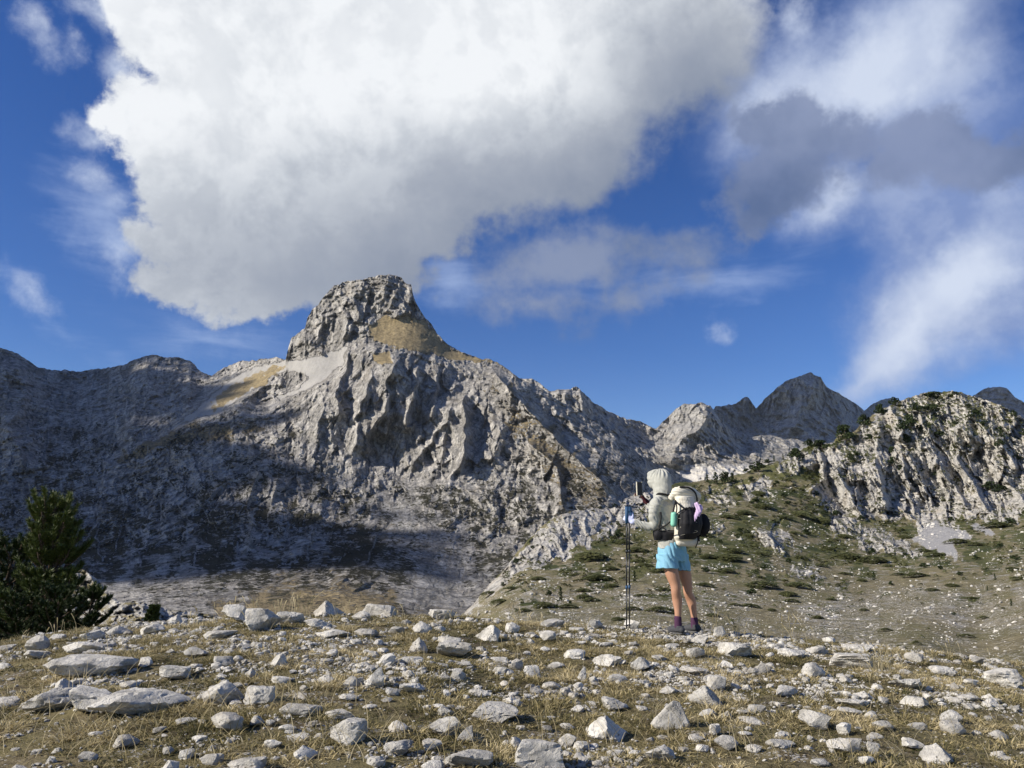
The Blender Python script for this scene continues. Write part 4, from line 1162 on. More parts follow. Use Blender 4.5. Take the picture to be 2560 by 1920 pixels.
# (left, right, top, bottom in the photograph's pixels, shape, short description)
HERO = [
 (116, 338, 1632, 1700, 'slab', 'long boulder with rounded ends and a dark crack'),
 (159, 266, 1604, 1638, 'slab', 'thick flat slab behind the long round-ended boulder'),
 (205, 260, 1576, 1606, 'lump', 'dark-sided lump perched behind the thick flat slab'),
 (62, 122, 1592, 1636, 'slab', 'sloping grey slab at the left crest'),
 (118, 160, 1586, 1606, 'slab', 'pale flat stone at the foot of the dark pine'),
 (62, 130, 1626, 1650, 'slab', 'low split slab left of the long boulder'),
 (268, 334, 1562, 1590, 'pyramid', 'pale wedge on the left crest'),
 (346, 411, 1560, 1592, 'lump', 'rounded wedge below the pine seedling'),
 (557, 618, 1514, 1564, 'block', 'tilted square block on the crest'),
 (606, 696, 1522, 1588, 'lump', 'big cracked boulder beside the tilted block'),
 (688, 760, 1528, 1564, 'slab', 'broad low boulder with a shaded front'),
 (783, 866, 1497, 1545, 'pyramid', 'pointed boulder standing on the crest'),
 (759, 834, 1546, 1580, 'lump', 'pitted white boulder under the pointed one'),
 (791, 878, 1572, 1597, 'slab', 'long pale slab below the pitted boulder'),
 (502, 590, 1575, 1602, 'slab', 'thin slab with a black underside'),
 (458, 521, 1618, 1650, 'lump', 'ridged grey stone alone in the turf'),
 (399, 474, 1668, 1706, 'block', 'stepped double block'),
 (344, 380, 1646, 1674, 'lump', 'stone at the right end of the long boulder'),
 (669, 718, 1637, 1672, 'pyramid', 'sharp triangular stone'),
 (132, 191, 1699, 1736, 'pyramid', 'peaked stone above the left trio'),
 (68, 183, 1726, 1790, 'lump', 'grey shaded boulder of the left trio'),
 (163, 277, 1725, 1796, 'block', 'middle boulder of the left trio'),
 (236, 464, 1727, 1804, 'slab', 'largest pale slab of the left trio'),
 (496, 600, 1706, 1774, 'lump', 'overhanging pitted boulder'),
 (610, 688, 1720, 1772, 'block', 'two-faced wedge with a dark hollow'),
 (700, 805, 1760, 1795, 'slab', 'low dog-backed slab'),
 (810, 891, 1775, 1802, 'slab', 'flat lozenge slab'),
 (824, 917, 1808, 1873, 'block', 'squat angular boulder with bright top'),
 (498, 557, 1887, 1918, 'slab', 'rough slab at the lower left edge'),
 (567, 667, 1898, 1940, 'slab', 'slab cut by the bottom of the frame'),
 (197, 248, 1884, 1906, 'slab', 'small dark slab near the bottom left'),
 (403, 433, 1870, 1890, 'lump', 'white nub near the bottom left'),
 (433, 488, 1798, 1820, 'lump', 'crumbled stone under the largest slab'),
 (696, 744, 1815, 1834, 'slab', 'thin flake under the dog-backed slab'),
 (903, 998, 1504, 1543, 'slab', 'long rising slab with a shaded right end'),
 (878, 927, 1528, 1555, 'lump', 'round white stone leaning on the rising slab'),
 (1070, 1139, 1522, 1553, 'slab', 'crest slab with a dark right face'),
 (1182, 1251, 1564, 1606, 'pyramid', 'bright pyramid-shaped boulder'),
 (1090, 1184, 1604, 1651, 'block', 'thick loaf-shaped boulder'),
 (1094, 1155, 1590, 1620, 'lump', 'grey hump behind the loaf-shaped boulder'),
 (1019, 1070, 1597, 1637, 'pyramid', 'grey fin-shaped stone'),
 (1350, 1413, 1548, 1574, 'lump', 'white hummock on the middle crest'),
 (1483, 1556, 1637, 1670, 'slab', 'pale six-sided slab before the trekking poles'),
 (1308, 1352, 1667, 1698, 'block', 'knobbly white cube'),
 (1277, 1310, 1650, 1684, 'lump', 'stacked grey pair beside the white cube'),
 (1444, 1468, 1673, 1708, 'shard', 'upright white shard'),
 (1182, 1298, 1764, 1810, 'block', 'wrinkled grey boulder in the middle'),
 (1068, 1153, 1800, 1850, 'lump', 'smooth rounded boulder with a shaded front'),
 (1142, 1186, 1819, 1864, 'shard', 'wedge leaning on the smooth rounded boulder'),
 (1094, 1135, 1768, 1797, 'lump', 'ball-like stone above the smooth boulder'),
 (1462, 1580, 1795, 1858, 'pyramid', 'broad cracked pyramid boulder'),
 (1625, 1721, 1760, 1832, 'shard', 'boulder tilted like a tooth'),
 (1503, 1574, 1746, 1783, 'lump', 'curved grey stone behind the pyramid boulder'),
 (1112, 1234, 1878, 1928, 'slab', 'wide smooth boulder at the bottom edge'),
 (1277, 1409, 1855, 1930, 'block', 'largest boulder at the bottom edge with a split'),
 (1276, 1316, 1847, 1884, 'lump', 'white knob behind the split boulder'),
 (959, 1029, 1857, 1897, 'lump', 'gashed boulder with a dark right side'),
 (1354, 1407, 1706, 1731, 'lump', 'low mound-shaped stone'),
 (998, 1066, 1710, 1737, 'slab', 'pale lens-shaped stone'),
 (909, 960, 1675, 1726, 'shard', 'two stones leaning together'),
 (1125, 1167, 1680, 1706, 'slab', 'small tilted flake'),
 (1395, 1444, 1837, 1868, 'slab', 'weathered flat chip left of the pyramid boulder'),
 (1053, 1110, 1905, 1940, 'lump', 'half-hidden boulder at the bottom edge'),
 (1249, 1297, 1744, 1768, 'pyramid', 'pale cap above the wrinkled boulder'),
 (1647, 1694, 1717, 1740, 'lump', 'shaded oval stone above the tooth'),
 (1263, 1301, 1558, 1588, 'lump', 'notched white stone on the middle crest'),
 (1464, 1509, 1551, 1577, 'slab', 'flat stone left of the pole tips'),
 (968, 1012, 1567, 1588, 'slab', 'thin pale plate near the crest'),
 (882, 945, 1572, 1594, 'slab', 'low plate right of the long pale slab'),
 (996, 1057, 1642, 1665, 'slab', 'low rounded plate under the grey fin'),
 (1782, 1815, 1569, 1602, 'block', 'upright white block right of the hiker'),
 (1792, 1886, 1605, 1647, 'slab', 'large slab with a black notch right of the hiker'),
 (1943, 2018, 1621, 1650, 'slab', 'scalloped white slab'),
 (2079, 2197, 1633, 1681, 'block', 'broad anvil-shaped boulder'),
 (2103, 2181, 1606, 1636, 'lump', 'twin humps behind the anvil boulder'),
 (1920, 1961, 1608, 1624, 'slab', 'thin crest plate on the right'),
 (2264, 2311, 1634, 1660, 'slab', 'sloping plate right of the anvil boulder'),
 (2323, 2392, 1664, 1692, 'slab', 'long smooth pillow stone'),
 (2467, 2557, 1674, 1728, 'block', 'big split boulder at the right edge'),
 (2221, 2305, 1695, 1727, 'slab', 'domed slab on the right'),
 (1723, 1806, 1717, 1771, 'pyramid', 'grey domed boulder below the hiker'),
 (1767, 1817, 1694, 1734, 'block', 'white block resting behind the grey dome'),
 (1933, 1998, 1715, 1748, 'lump', 'holed white stone with a dark gap'),
 (2087, 2179, 1749, 1772, 'slab', 'long lens slab of the right stack'),
 (2134, 2187, 1729, 1754, 'pyramid', 'peaked stone on top of the right stack'),
 (2093, 2158, 1770, 1793, 'slab', 'lowest plate of the right stack'),
 (2246, 2325, 1740, 1772, 'slab', 'whaleback slab on the right'),
 (2091, 2134, 1810, 1842, 'lump', 'round-shouldered stone on the right'),
 (2343, 2404, 1780, 1815, 'shard', 'striped stone of the tilted pair'),
 (2354, 2419, 1804, 1844, 'slab', 'smooth stone of the tilted pair'),
 (2256, 2311, 1848, 1880, 'lump', 'stone behind the bottom right boulder'),
 (2303, 2413, 1861, 1919, 'pyramid', 'large bottom right boulder'),
 (1772, 1804, 1814, 1842, 'block', 'small bright block below the grey dome'),
 (2167, 2201, 1861, 1895, 'block', 'square plate lying in the grass'),
 (1798, 1831, 1778, 1799, 'pyramid', 'small peaked stone right of the tooth'),
 (1697, 1770, 1670, 1691, 'slab', 'wavy white slab below the hiker'),
 (1739, 1776, 1865, 1883, 'slab', 'small flat stone at the bottom right of the tooth'),
 (1863, 1904, 1864, 1882, 'slab', 'small flat stone with a dark end'),
 (2018, 2071, 1615, 1640, 'lump', 'crest stone between the scalloped and anvil boulders'),
]
GROUP_R = 'limestone rocks strewn over the dry turf'
_rv = {}


def set_rock(idx, L, R_, T, B, kind, label, hero):
    cx = (L + R_) / 2; wpx = R_ - L; hpx = B - T
    g = hit_ground(cx, B - 0.12 * hpx - 1)
    depth = g.y * math.cos(PITCH) + g.z * math.sin(PITCH)
    m_ = depth / F
    wx = wpx * m_ * 0.5; wy = wx * {'slab': 0.75, 'lump': 0.85, 'block': 0.8, 'pyramid': 0.8, 'shard': 0.7}[kind]
    hz = max(hpx * m_ - 0.30 * wy, hpx * m_ * 0.60) * 0.5 * 1.18
    if hero:
        P, Fc = rock_verts(100 + idx, kind, 4 if wpx > 66 else 3)
        rz = 0.0; key = None
    else:
        key = (kind, idx % 6)
        rz = None
    if key is None:
        me = np_mesh('rock', P, Fc, mat_stone, True); me.set_sharp_from_angle(angle=rad(24))
    else:
        if key not in _rv:
            P, Fc = rock_verts(900 + 7 * (idx % 6) + len(kind), kind, 3)
            _rv[key] = np_mesh('rock', P, Fc, mat_stone, True); _rv[key].set_sharp_from_angle(angle=rad(26))
        me = _rv[key]
    o = mesh_obj('rock', me, None)
    o.scale = (wx, wy, hz)
    rr = random.Random(idx * 7 + 1)
    if hero: o.rotation_euler = (rr.uniform(-.06, .06), rr.uniform(-.08, .08), rr.uniform(-0.12, .12))
    else:
        # turn the shape, keeping its footprint
        o.rotation_euler = (rr.uniform(-.15, .15), rr.uniform(-.15, .15), rr.choice((0, PI)) + rr.uniform(-.4, .4))
    yb = g.y + wy * 0.55
    o.location = (g.x * yb / g.y, yb, gz(g.x * yb / g.y, yb) + hz * 0.74)
    tag(o, label, 'rock', GROUP_R)
    return o


random.seed(5)
for i, (L, R_, T, B, kd, desc) in enumerate(HERO):
    set_rock(i, L, R_, T, B, kd, desc + ' in dry turf' if len(desc.split()) < 6 else desc, True)

# further stones, each described by its neighbour
used = set(h[5] for h in HERO)
boxes = [(h[0], h[1], h[2], h[3]) for h in HERO]
cnt = 0; tries = 0
def crest_py(px):
    return float(np.interp(px, _cp[:, 0], _cp[:, 1]))
sizes = sorted([random.uniform(0, 1) for _ in range(198)], reverse=True)
KNAME = {'slab': 'flat', 'lump': 'rounded', 'block': 'blocky', 'pyramid': 'peaked', 'shard': 'jagged'}
while cnt < 198 and tries < 9000:
    tries += 1
    u = random.random()
    px = random.uniform(6, 2554); cp_ = crest_py(px)
    py = cp_ + 6 + (1915 - cp_) * (random.random() ** 1.25)
    if u < 0.62:
        hb = random.choice(boxes)
        px = (hb[0] + hb[1]) / 2 + random.gauss(0, 1) * (50 + (hb[1] - hb[0]) * 0.5); cp_ = crest_py(px)
        py = hb[3] + random.gauss(0, 16)
        if not (6 < px < 2554 and cp_ + 6 < py < 1915): continue
    t = (py - cp_) / (1915 - cp_)
    base = 15 + 20 * t
    w = base * (0.55 + 2.0 * sizes[cnt] ** 3.2) + 6
    kd = random.choice(['slab', 'slab', 'lump', 'block', 'pyramid', 'lump'])
    h = w * {'slab': 0.36, 'lump': 0.62, 'block': 0.6, 'pyramid': 0.62}[kd] * random.uniform(.85, 1.15)
    bx = (px - w / 2, px + w / 2, py - h, py)
    if any(bx[0] < b[1] + 2 and bx[1] > b[0] - 2 and bx[2] < b[3] + 2 and bx[3] > b[2] - 2 for b in boxes): continue
    if 1655 < px < 1770 and py < 1600: continue
    near = sorted(HERO, key=lambda q_: math.hypot(px - (q_[0] + q_[1]) / 2, 1.6 * (py - (q_[2] + q_[3]) / 2)))[:4]
    lab = None
    for hh in near:
        hx, hy = (hh[0] + hh[1]) / 2, (hh[2] + hh[3]) / 2
        dx, dy = px - hx, (py - hy)
        where = ('left of' if dx < 0 else 'right of') if abs(dx) > 1.6 * abs(dy) else ('behind' if dy < 0 else 'in front of')
        short = ' '.join(hh[5].split()[:9])
        L0 = '%s pale stone %s the %s' % (KNAME[kd], where, short)
        if len(L0.split()) > 16: continue
        if L0 not in used:
            lab = L0; break
    if lab is None: continue
    used.add(lab); boxes.append(bx)
    set_rock(1000 + cnt, bx[0], bx[1], bx[2], bx[3], kd, lab, False)
    cnt += 1

# gravel: thousands of chips too small to pick out
peb = []
for i in range(8):
    P, Fc = rock_verts(2000 + i, ['slab', 'lump', 'block', 'slab'][i % 4], 2)
    peb.append(mesh_obj('gravel_chip', np_mesh('gravel_chip', P, Fc, mat_stone, False), None, link=False))
rs = np.random.RandomState(12)
NP = 170000
yy = 3.0 + (11.3 - 3.0) * rs.rand(NP) ** 0.8
xx = (rs.rand(NP) * 2 - 1) * (yy * 0.72 + 1.3)
pn = fbm(np.stack([xx / 0.55, yy / 0.55, 0 * xx], -1), 3, 0.6, seed=6) + 0.8 * fbm(np.stack([xx / 2.2, yy / 2.2, 0 * xx], -1), 2, seed=8)
keep = rs.rand(NP) < np.clip(0.16 + 1.45 * pn, 0.04, 1)
xx, yy = xx[keep], yy[keep]; NP = len(xx)
zz = ground_z(xx, yy)
sz_ = 0.0052 * np.exp(rs.exponential(0.40, NP)).clip(1, 6.5)
scl = sz_[:, None] * np.stack([rs.uniform(.8, 1.5, NP), rs.uniform(.7, 1.2, NP), rs.uniform(.4, .85, NP)], -1)
rot = np.stack([rs.uniform(-.3, .3, NP), rs.uniform(-.3, .3, NP), rs.uniform(0, 6.28, NP)], -1)
g_o = scatter('gravel', np.stack([xx, yy, zz + sz_ * 0.3], -1), rot, scl, rs.randint(0, 8, NP), peb)
tag(g_o, 'white limestone gravel lying among the dry grass', 'gravel')


# ------------------------------------------------------------------ dry grass
def blade_material():
    m, nt, b = material("dry_grass", 0.8, 0.15)
    t = nt.attr('tone')
    geo = nt.n.new('ShaderNodeNewGeometry')
    n = nt.noise(geo.outputs['Position'], 1.1, 4, 0.6)
    oi = nt.n.new('ShaderNodeObjectInfo')
    k = nt.math('ADD', t, nt.math('MULTIPLY', nt.math('SUBTRACT', n, 0.5), 1.7))
    c = nt.ramp(k, [(0.0, (0.045, 0.048, 0.019)), (0.34, (0.150, 0.136, 0.058)), (0.58, (0.34, 0.280, 0.135)), (1.0, (0.62, 0.53, 0.33))])
    nt.put(c, b.inputs['Base Color'])
    tr = nt.n.new('ShaderNodeBsdfTranslucent'); nt.put(c, tr.inputs[0])
    mx = nt.n.new('ShaderNodeMixShader'); mx.inputs[0].default_value = 0.25
    out = nt.n['Material Output']
    nt.l.new(b.outputs[0], mx.inputs[1]); nt.l.new(tr.outputs[0], mx.inputs[2]); nt.l.new(mx.outputs[0], out.inputs[0])
    return m


mat_blade = blade_material()


def tuft(seed, n=46, rad_=0.07, hgt=0.05, spread=0.8, w=0.0028, tone=(0, 1)):
    r = np.random.RandomState(seed)
    V = []; Fc = []; T = []
    for k in range(n):
        a = r.uniform(0, 6.283); d = rad_ * r.uniform(0, 1) ** 0.6
        x0, y0 = d * math.cos(a), d * math.sin(a)
        L = hgt * r.uniform(0.5, 1.5); la = a + r.normal(0, 0.9); lean = spread * r.uniform(0.3, 1.5)
        ww = w * r.uniform(.7, 1.3); pa = r.uniform(0, 3.14)
        px_, py_ = math.cos(pa) * ww, math.sin(pa) * ww
        tn = r.uniform(*tone)
        pts = []
        for s in (0.0, 0.4, 0.75, 1.0):
            hz = L * (s - 0.42 * lean * s * s)
            dr = L * lean * s ** 1.6
            pts.append((x0 + math.cos(la) * dr, y0 + math.sin(la) * dr, max(hz, 0.002) - 0.004))
        b0 = len(V)
        for j, p_ in enumerate(pts):
            f_ = (1, .85, .55, .1)[j]
            V += [(p_[0] - px_ * f_, p_[1] - py_ * f_, p_[2]), (p_[0] + px_ * f_, p_[1] + py_ * f_, p_[2])]
            T += [tn, tn]
        for j in range(3):
            q0 = b0 + 2 * j
            Fc.append((q0, q0 + 1, q0 + 3, q0 + 2))
    return np_mesh('grass_tuft', V, Fc, mat_blade, True, {'tone': T})


tufts = [mesh_obj('grass_tuft', tuft(i, 60, 0.085, 0.020, 1.5, tone=(0.1, 0.75)), None, link=False) for i in range(6)]
tufts += [mesh_obj('grass_tuft', tuft(20 + i, 60, 0.06, 0.036, 1.3, tone=(0.35, 1.0)), None, link=False) for i in range(4)]
tufts += [mesh_obj('grass_tuft', tuft(40 + i, 70, 0.10, 0.016, 1.3, w=0.0032, tone=(-0.1, 0.45)), None, link=False) for i in range(4)]
NG = 29000
yy = 2.9 + (11.6 - 2.9) * rs.rand(NG) ** 0.75
xx = (rs.rand(NG) * 2 - 1) * (yy * 0.72 + 1.3)
gn = fbm(np.stack([xx / 0.5, yy / 0.5, 0 * xx + 5], -1), 3, 0.6, seed=16)
gn2 = fbm(np.stack([xx / 1.6, yy / 1.6, 0 * xx + 9], -1), 2, 0.6, seed=18)
keep = rs.rand(NG) < np.clip(0.58 + 1.1 * gn + 0.5 * gn2, 0.20, 1)
xx, yy, gn, gn2 = xx[keep], yy[keep], gn[keep], gn2[keep]; NG = len(xx)
ids = np.where(gn + 0.5 * rs.normal(0, .5, NG) > 0.32, rs.randint(6, 10, NG), np.where(gn2 + 0.3 * rs.normal(0, .5, NG) < -0.1, rs.randint(10, 14, NG), rs.randint(0, 6, NG)))
s_ = rs.uniform(0.7, 1.35, NG)
scl = np.stack([s_, s_, s_ * rs.uniform(0.6, 1.25, NG)], -1)
g1 = scatter('grass', np.stack([xx, yy, ground_z(xx, yy)], -1), np.stack([0 * xx, 0 * xx, rs.uniform(0, 6.28, NG)], -1), scl, ids, tufts)
tag(g1, 'short dry yellow and olive grass between the stones', 'grass')

# tall seed stalks against the slope behind
V = []; Fc = []; T = []
def stalk(x, y, h, lean, az_, w=0.0022, head=True, tone=0.85):
    z = gz(x, y)
    b0 = len(V); n_ = 7
    for j in range(n_):
        s = j / (n_ - 1)
        cx = x + math.cos(az_) * lean * s * s * h; cy = y + math.sin(az_) * lean * s * s * h
        cz = z + h * s * (1 - 0.18 * lean * s)
        ww = w * (1 - 0.5 * s)
        if head and s > 0.8: ww = w * 2.0
        V.append((cx - ww, cy, cz)); V.append((cx + ww, cy, cz)); T.extend([tone, tone])
    for j in range(n_ - 1):
        q0 = b0 + 2 * j; Fc.append((q0, q0 + 1, q0 + 3, q0 + 2))
rr = random.Random(3)
for px, n_, hh in [(560, 6, .18), (585, 6, .22), (640, 7, .20), (700, 9, .18), (735, 8, .22), (760, 9, .24), (860, 8, .16), (990, 8, .14), (1310, 8, .20), (1290, 6, .18), (1360, 6, .12), (130, 4, .2), (180, 3, .18), (70, 3, .16), (480, 6, .16),
                   (1640, 6, .12), (1800, 8, .25), (1840, 8, .22), (1980, 10, .30), (2015, 8, .26), (2195, 22, .18), (2210, 24, .16), (2380, 8, .16), (2500, 6, .14), (1470, 6, .12), (1120, 8, .12), (1750, 6, .1)]:
    for k in range(n_):
        p = px + rr.gauss(0, 16)
        g = hit_ground(p, crest_py(p) + abs(rr.gauss(0, 6)) + (60 if 2190 <= px <= 2215 else 3))
        stalk(g.x, g.y, hh * rr.uniform(.5, 1.25), rr.uniform(0.05, 0.7), rr.uniform(0, 6.28), tone=rr.uniform(.6, 1))
for k in range(1500):
    p = rr.uniform(0, 2560); py = rr.uniform(crest_py(p) + 10, 1915)
    g = hit_ground(p, py)
    stalk(g.x, g.y, rr.uniform(.06, .17), rr.uniform(0.4, 1.6), rr.uniform(0, 6.28), w=0.0016, head=False, tone=rr.uniform(.55, 1))
so_ = mesh_obj('grass_stalks', np_mesh('grass_stalks', V, Fc, mat_blade, True, {'tone': T}), None)
tag(so_, 'thin straw-coloured seed stalks rising from the crest', 'grass', kind='stuff')

# ================================================================== growth and boulders on the hill
LAND = [(2100, 1235, 'the shadowed cleft'), (2330, 990, 'the top of the white cliff'), (2440, 1150, 'the cliff gully'), (2350, 1345, 'the grey scree patch'), (1935, 1350, 'the small crag'), (2190, 1345, 'the leaning rock rib'), (1790, 1320, 'the lone white outcrop'),
        (1990, 1430, 'the low broken rocks'), (1460, 1310, 'the near white cliff'), (1400, 1370, 'the dark cave face'), (1600, 1280, 'the crag behind the trekking poles'), (1300, 1420, 'the lower white spur'), (1690, 1400, "the hiker's legs"), (1320, 1470, 'the small left outcrop'),
        (2500, 1240, 'the right end of the cliff'), (1860, 1190, 'the saddle rocks'), (2020, 1140, 'the ridge shoulder'), (2250, 1200, 'the middle of the cliff'), (2300, 1540, 'the bare gravel hollow'), (2480, 1450, 'the far right slope'), (2000, 1560, 'the gravel bank'), (1550, 1450, 'the pole shafts'),
        (1800, 1520, 'the stony lower slope'), (2150, 1480, 'the bleached grass bank'), (1200, 1530, 'the left foot of the spur'), (1450, 1530, 'the slope behind the crest')]
_lab = set()


def hill_label(noun, adjs, px, py):
    near = sorted(LAND, key=lambda q_: math.hypot(px - q_[0], 1.3 * (py - q_[1])))[:5]
    for a_ in adjs:
        for l_ in near:
            dx, dy = px - l_[0], py - l_[1]
            wh = ('left of ' if dx < 0 else 'right of ') if abs(dx) > 1.4 * abs(dy) else ('above ' if dy < 0 else 'below ')
            if abs(dx) > 0.5 * abs(dy) and abs(dy) > 0.5 * abs(dx): wh = ('above' if dy < 0 else 'below') + (' and left of ' if dx < 0 else ' and right of ')
            s = '%s %s %s%s' % (a_, noun, wh, l_[2])
            if s not in _lab and 4 <= len(s.split()) <= 16:
                _lab.add(s); return s
    return '%s %s on the rocky hillside' % (adjs[0], noun)


def leaf_material(name, c0, c1, scale=0.9):
    m, nt, b = material(name, 0.8, 0.15)
    t = nt.attr('tone')
    oi = nt.n.new('ShaderNodeObjectInfo')
    k = nt.math('ADD', t, nt.math('MULTIPLY', nt.math('SUBTRACT', oi.outputs['Random'], 0.5), 0.3), clamp=True)
    nt.put(nt.mix(k, c0, c1), b.inputs['Base Color'])
    return m


mat_pine_far = leaf_material("pine_foliage", (0.014, 0.024, 0.010), (0.050, 0.068, 0.026))
mat_mat = leaf_material("juniper_foliage", (0.055, 0.065, 0.022), (0.14, 0.145, 0.055))
mat_bark = plain("bark", (0.10, 0.075, 0.055), 0.95, 0.1, 0.4, 20, 0.5)


def leaves(seed, n, shape, size, drop=0.0):
    """leaf clumps spread through a crown volume of unit size"""
    r = np.random.RandomState(seed)
    V = []; Fc = []; T = []
    lobes = [(r.uniform(-.6, .6), r.uniform(-.6, .6), r.uniform(0.1, 0.95), r.uniform(.22, .42)) for _ in range(11)]
    k = 0
    while k < n:
        if shape == 'cone':
            z = r.uniform(0.04, 1.0) ** 1.15; R0 = (1 - z) ** 0.8 * 0.5 * (0.72 + 0.45 * math.sin(z * 23 + r.uniform(0, .6))) + 0.03
            a = r.uniform(0, 6.28); q_ = R0 * r.uniform(0.25, 1) ** 0.5 * (0.75 + 0.35 * math.sin(3 * a + z * 9 + seed))
            p = np.array([q_ * math.cos(a), q_ * math.sin(a), z])
        elif shape == 'round':
            l_ = lobes[r.randint(len(lobes))]
            d = r.normal(size=3); d /= np.linalg.norm(d)
            rr_ = l_[3] * r.uniform(.5, 1) ** .4
            zz_ = 0.12 + l_[2] * 0.75
            sc = math.sqrt(max(0.05, 1 - (2 * l_[2] - 0.9) ** 2))
            p = np.array([l_[0] * sc * .55 + d[0] * rr_ * .5, l_[1] * sc * .55 + d[1] * rr_ * .5, zz_ + d[2] * rr_ * 0.42])
        else:                                       # mat: low dome
            a = r.uniform(0, 6.28); q_ = 0.5 * math.sqrt(r.uniform(0, 1)) * (0.78 + 0.2 * math.sin(2 * a + seed) + .12 * math.sin(5 * a))
            p = np.array([q_ * math.cos(a), q_ * math.sin(a), max(0.03, (1 - (q_ / .52) ** 2)) * r.uniform(.55, 1.0)])
        u = r.normal(size=3); u /= np.linalg.norm(u)
        v = np.cross(u, r.normal(size=3)); v /= np.linalg.norm(v)
        if shape == 'mat':
            u = np.array([r.normal(), r.normal(), .25 * r.normal()]); u /= np.linalg.norm(u); v = np.cross([0, 0, 1], u) + 0.5 * r.normal(size=3)
            v /= np.linalg.norm(v)
        s = size * r.uniform(.6, 1.4)
        b0 = len(V)
        V += [p - u * s, p + v * s * .8, p + u * s, p - v * s * .8]
        Fc.append((b0, b0 + 1, b0 + 2, b0 + 3)); t = r.uniform(0, 1)
        T += [t] * 4
        k += 1
    return V, Fc, T


def trunk_mesh(h, r0, seed=0, n=6, m=5):
    r = random.Random(seed)
    V = []; Fc = []
    for i in range(m):
        s = i / (m - 1); cx = 0.03 * h * math.sin(s * 3 + seed); cy = 0.03 * h * math.cos(s * 2 + seed)
        for j in range(n):
            a = 6.283 * j / n; rr_ = r0 * (1 - 0.85 * s)
            V.append((cx + rr_ * math.cos(a), cy + rr_ * math.sin(a), s * h))
    for i in range(m - 1):
        for j in range(n):
            Fc.append((i * n + j, i * n + (j + 1) % n, (i + 1) * n + (j + 1) % n, (i + 1) * n + j))
    return V, Fc


def blob_core(seed, kind):
    """dark inner mass of a shrub"""
    P, Fc = rock_verts(seed, 'lump', 2)
    return P, Fc


proto = {}
for kind, n, sz, num in (('cone', 520, 0.042, 3), ('round', 620, 0.050, 4), ('mat', 900, 0.045, 4)):
    for i in range(num):
        V, Fc, T = leaves(50 + i, n, kind, sz)
        proto[(kind, i)] = np_mesh('crown', V, Fc, mat_mat if kind == 'mat' else mat_pine_far, False, {'tone': T})
tv, tf = trunk_mesh(0.8, 0.035, 2)
trunk_me = np_mesh('trunk', tv, tf, mat_bark, True)

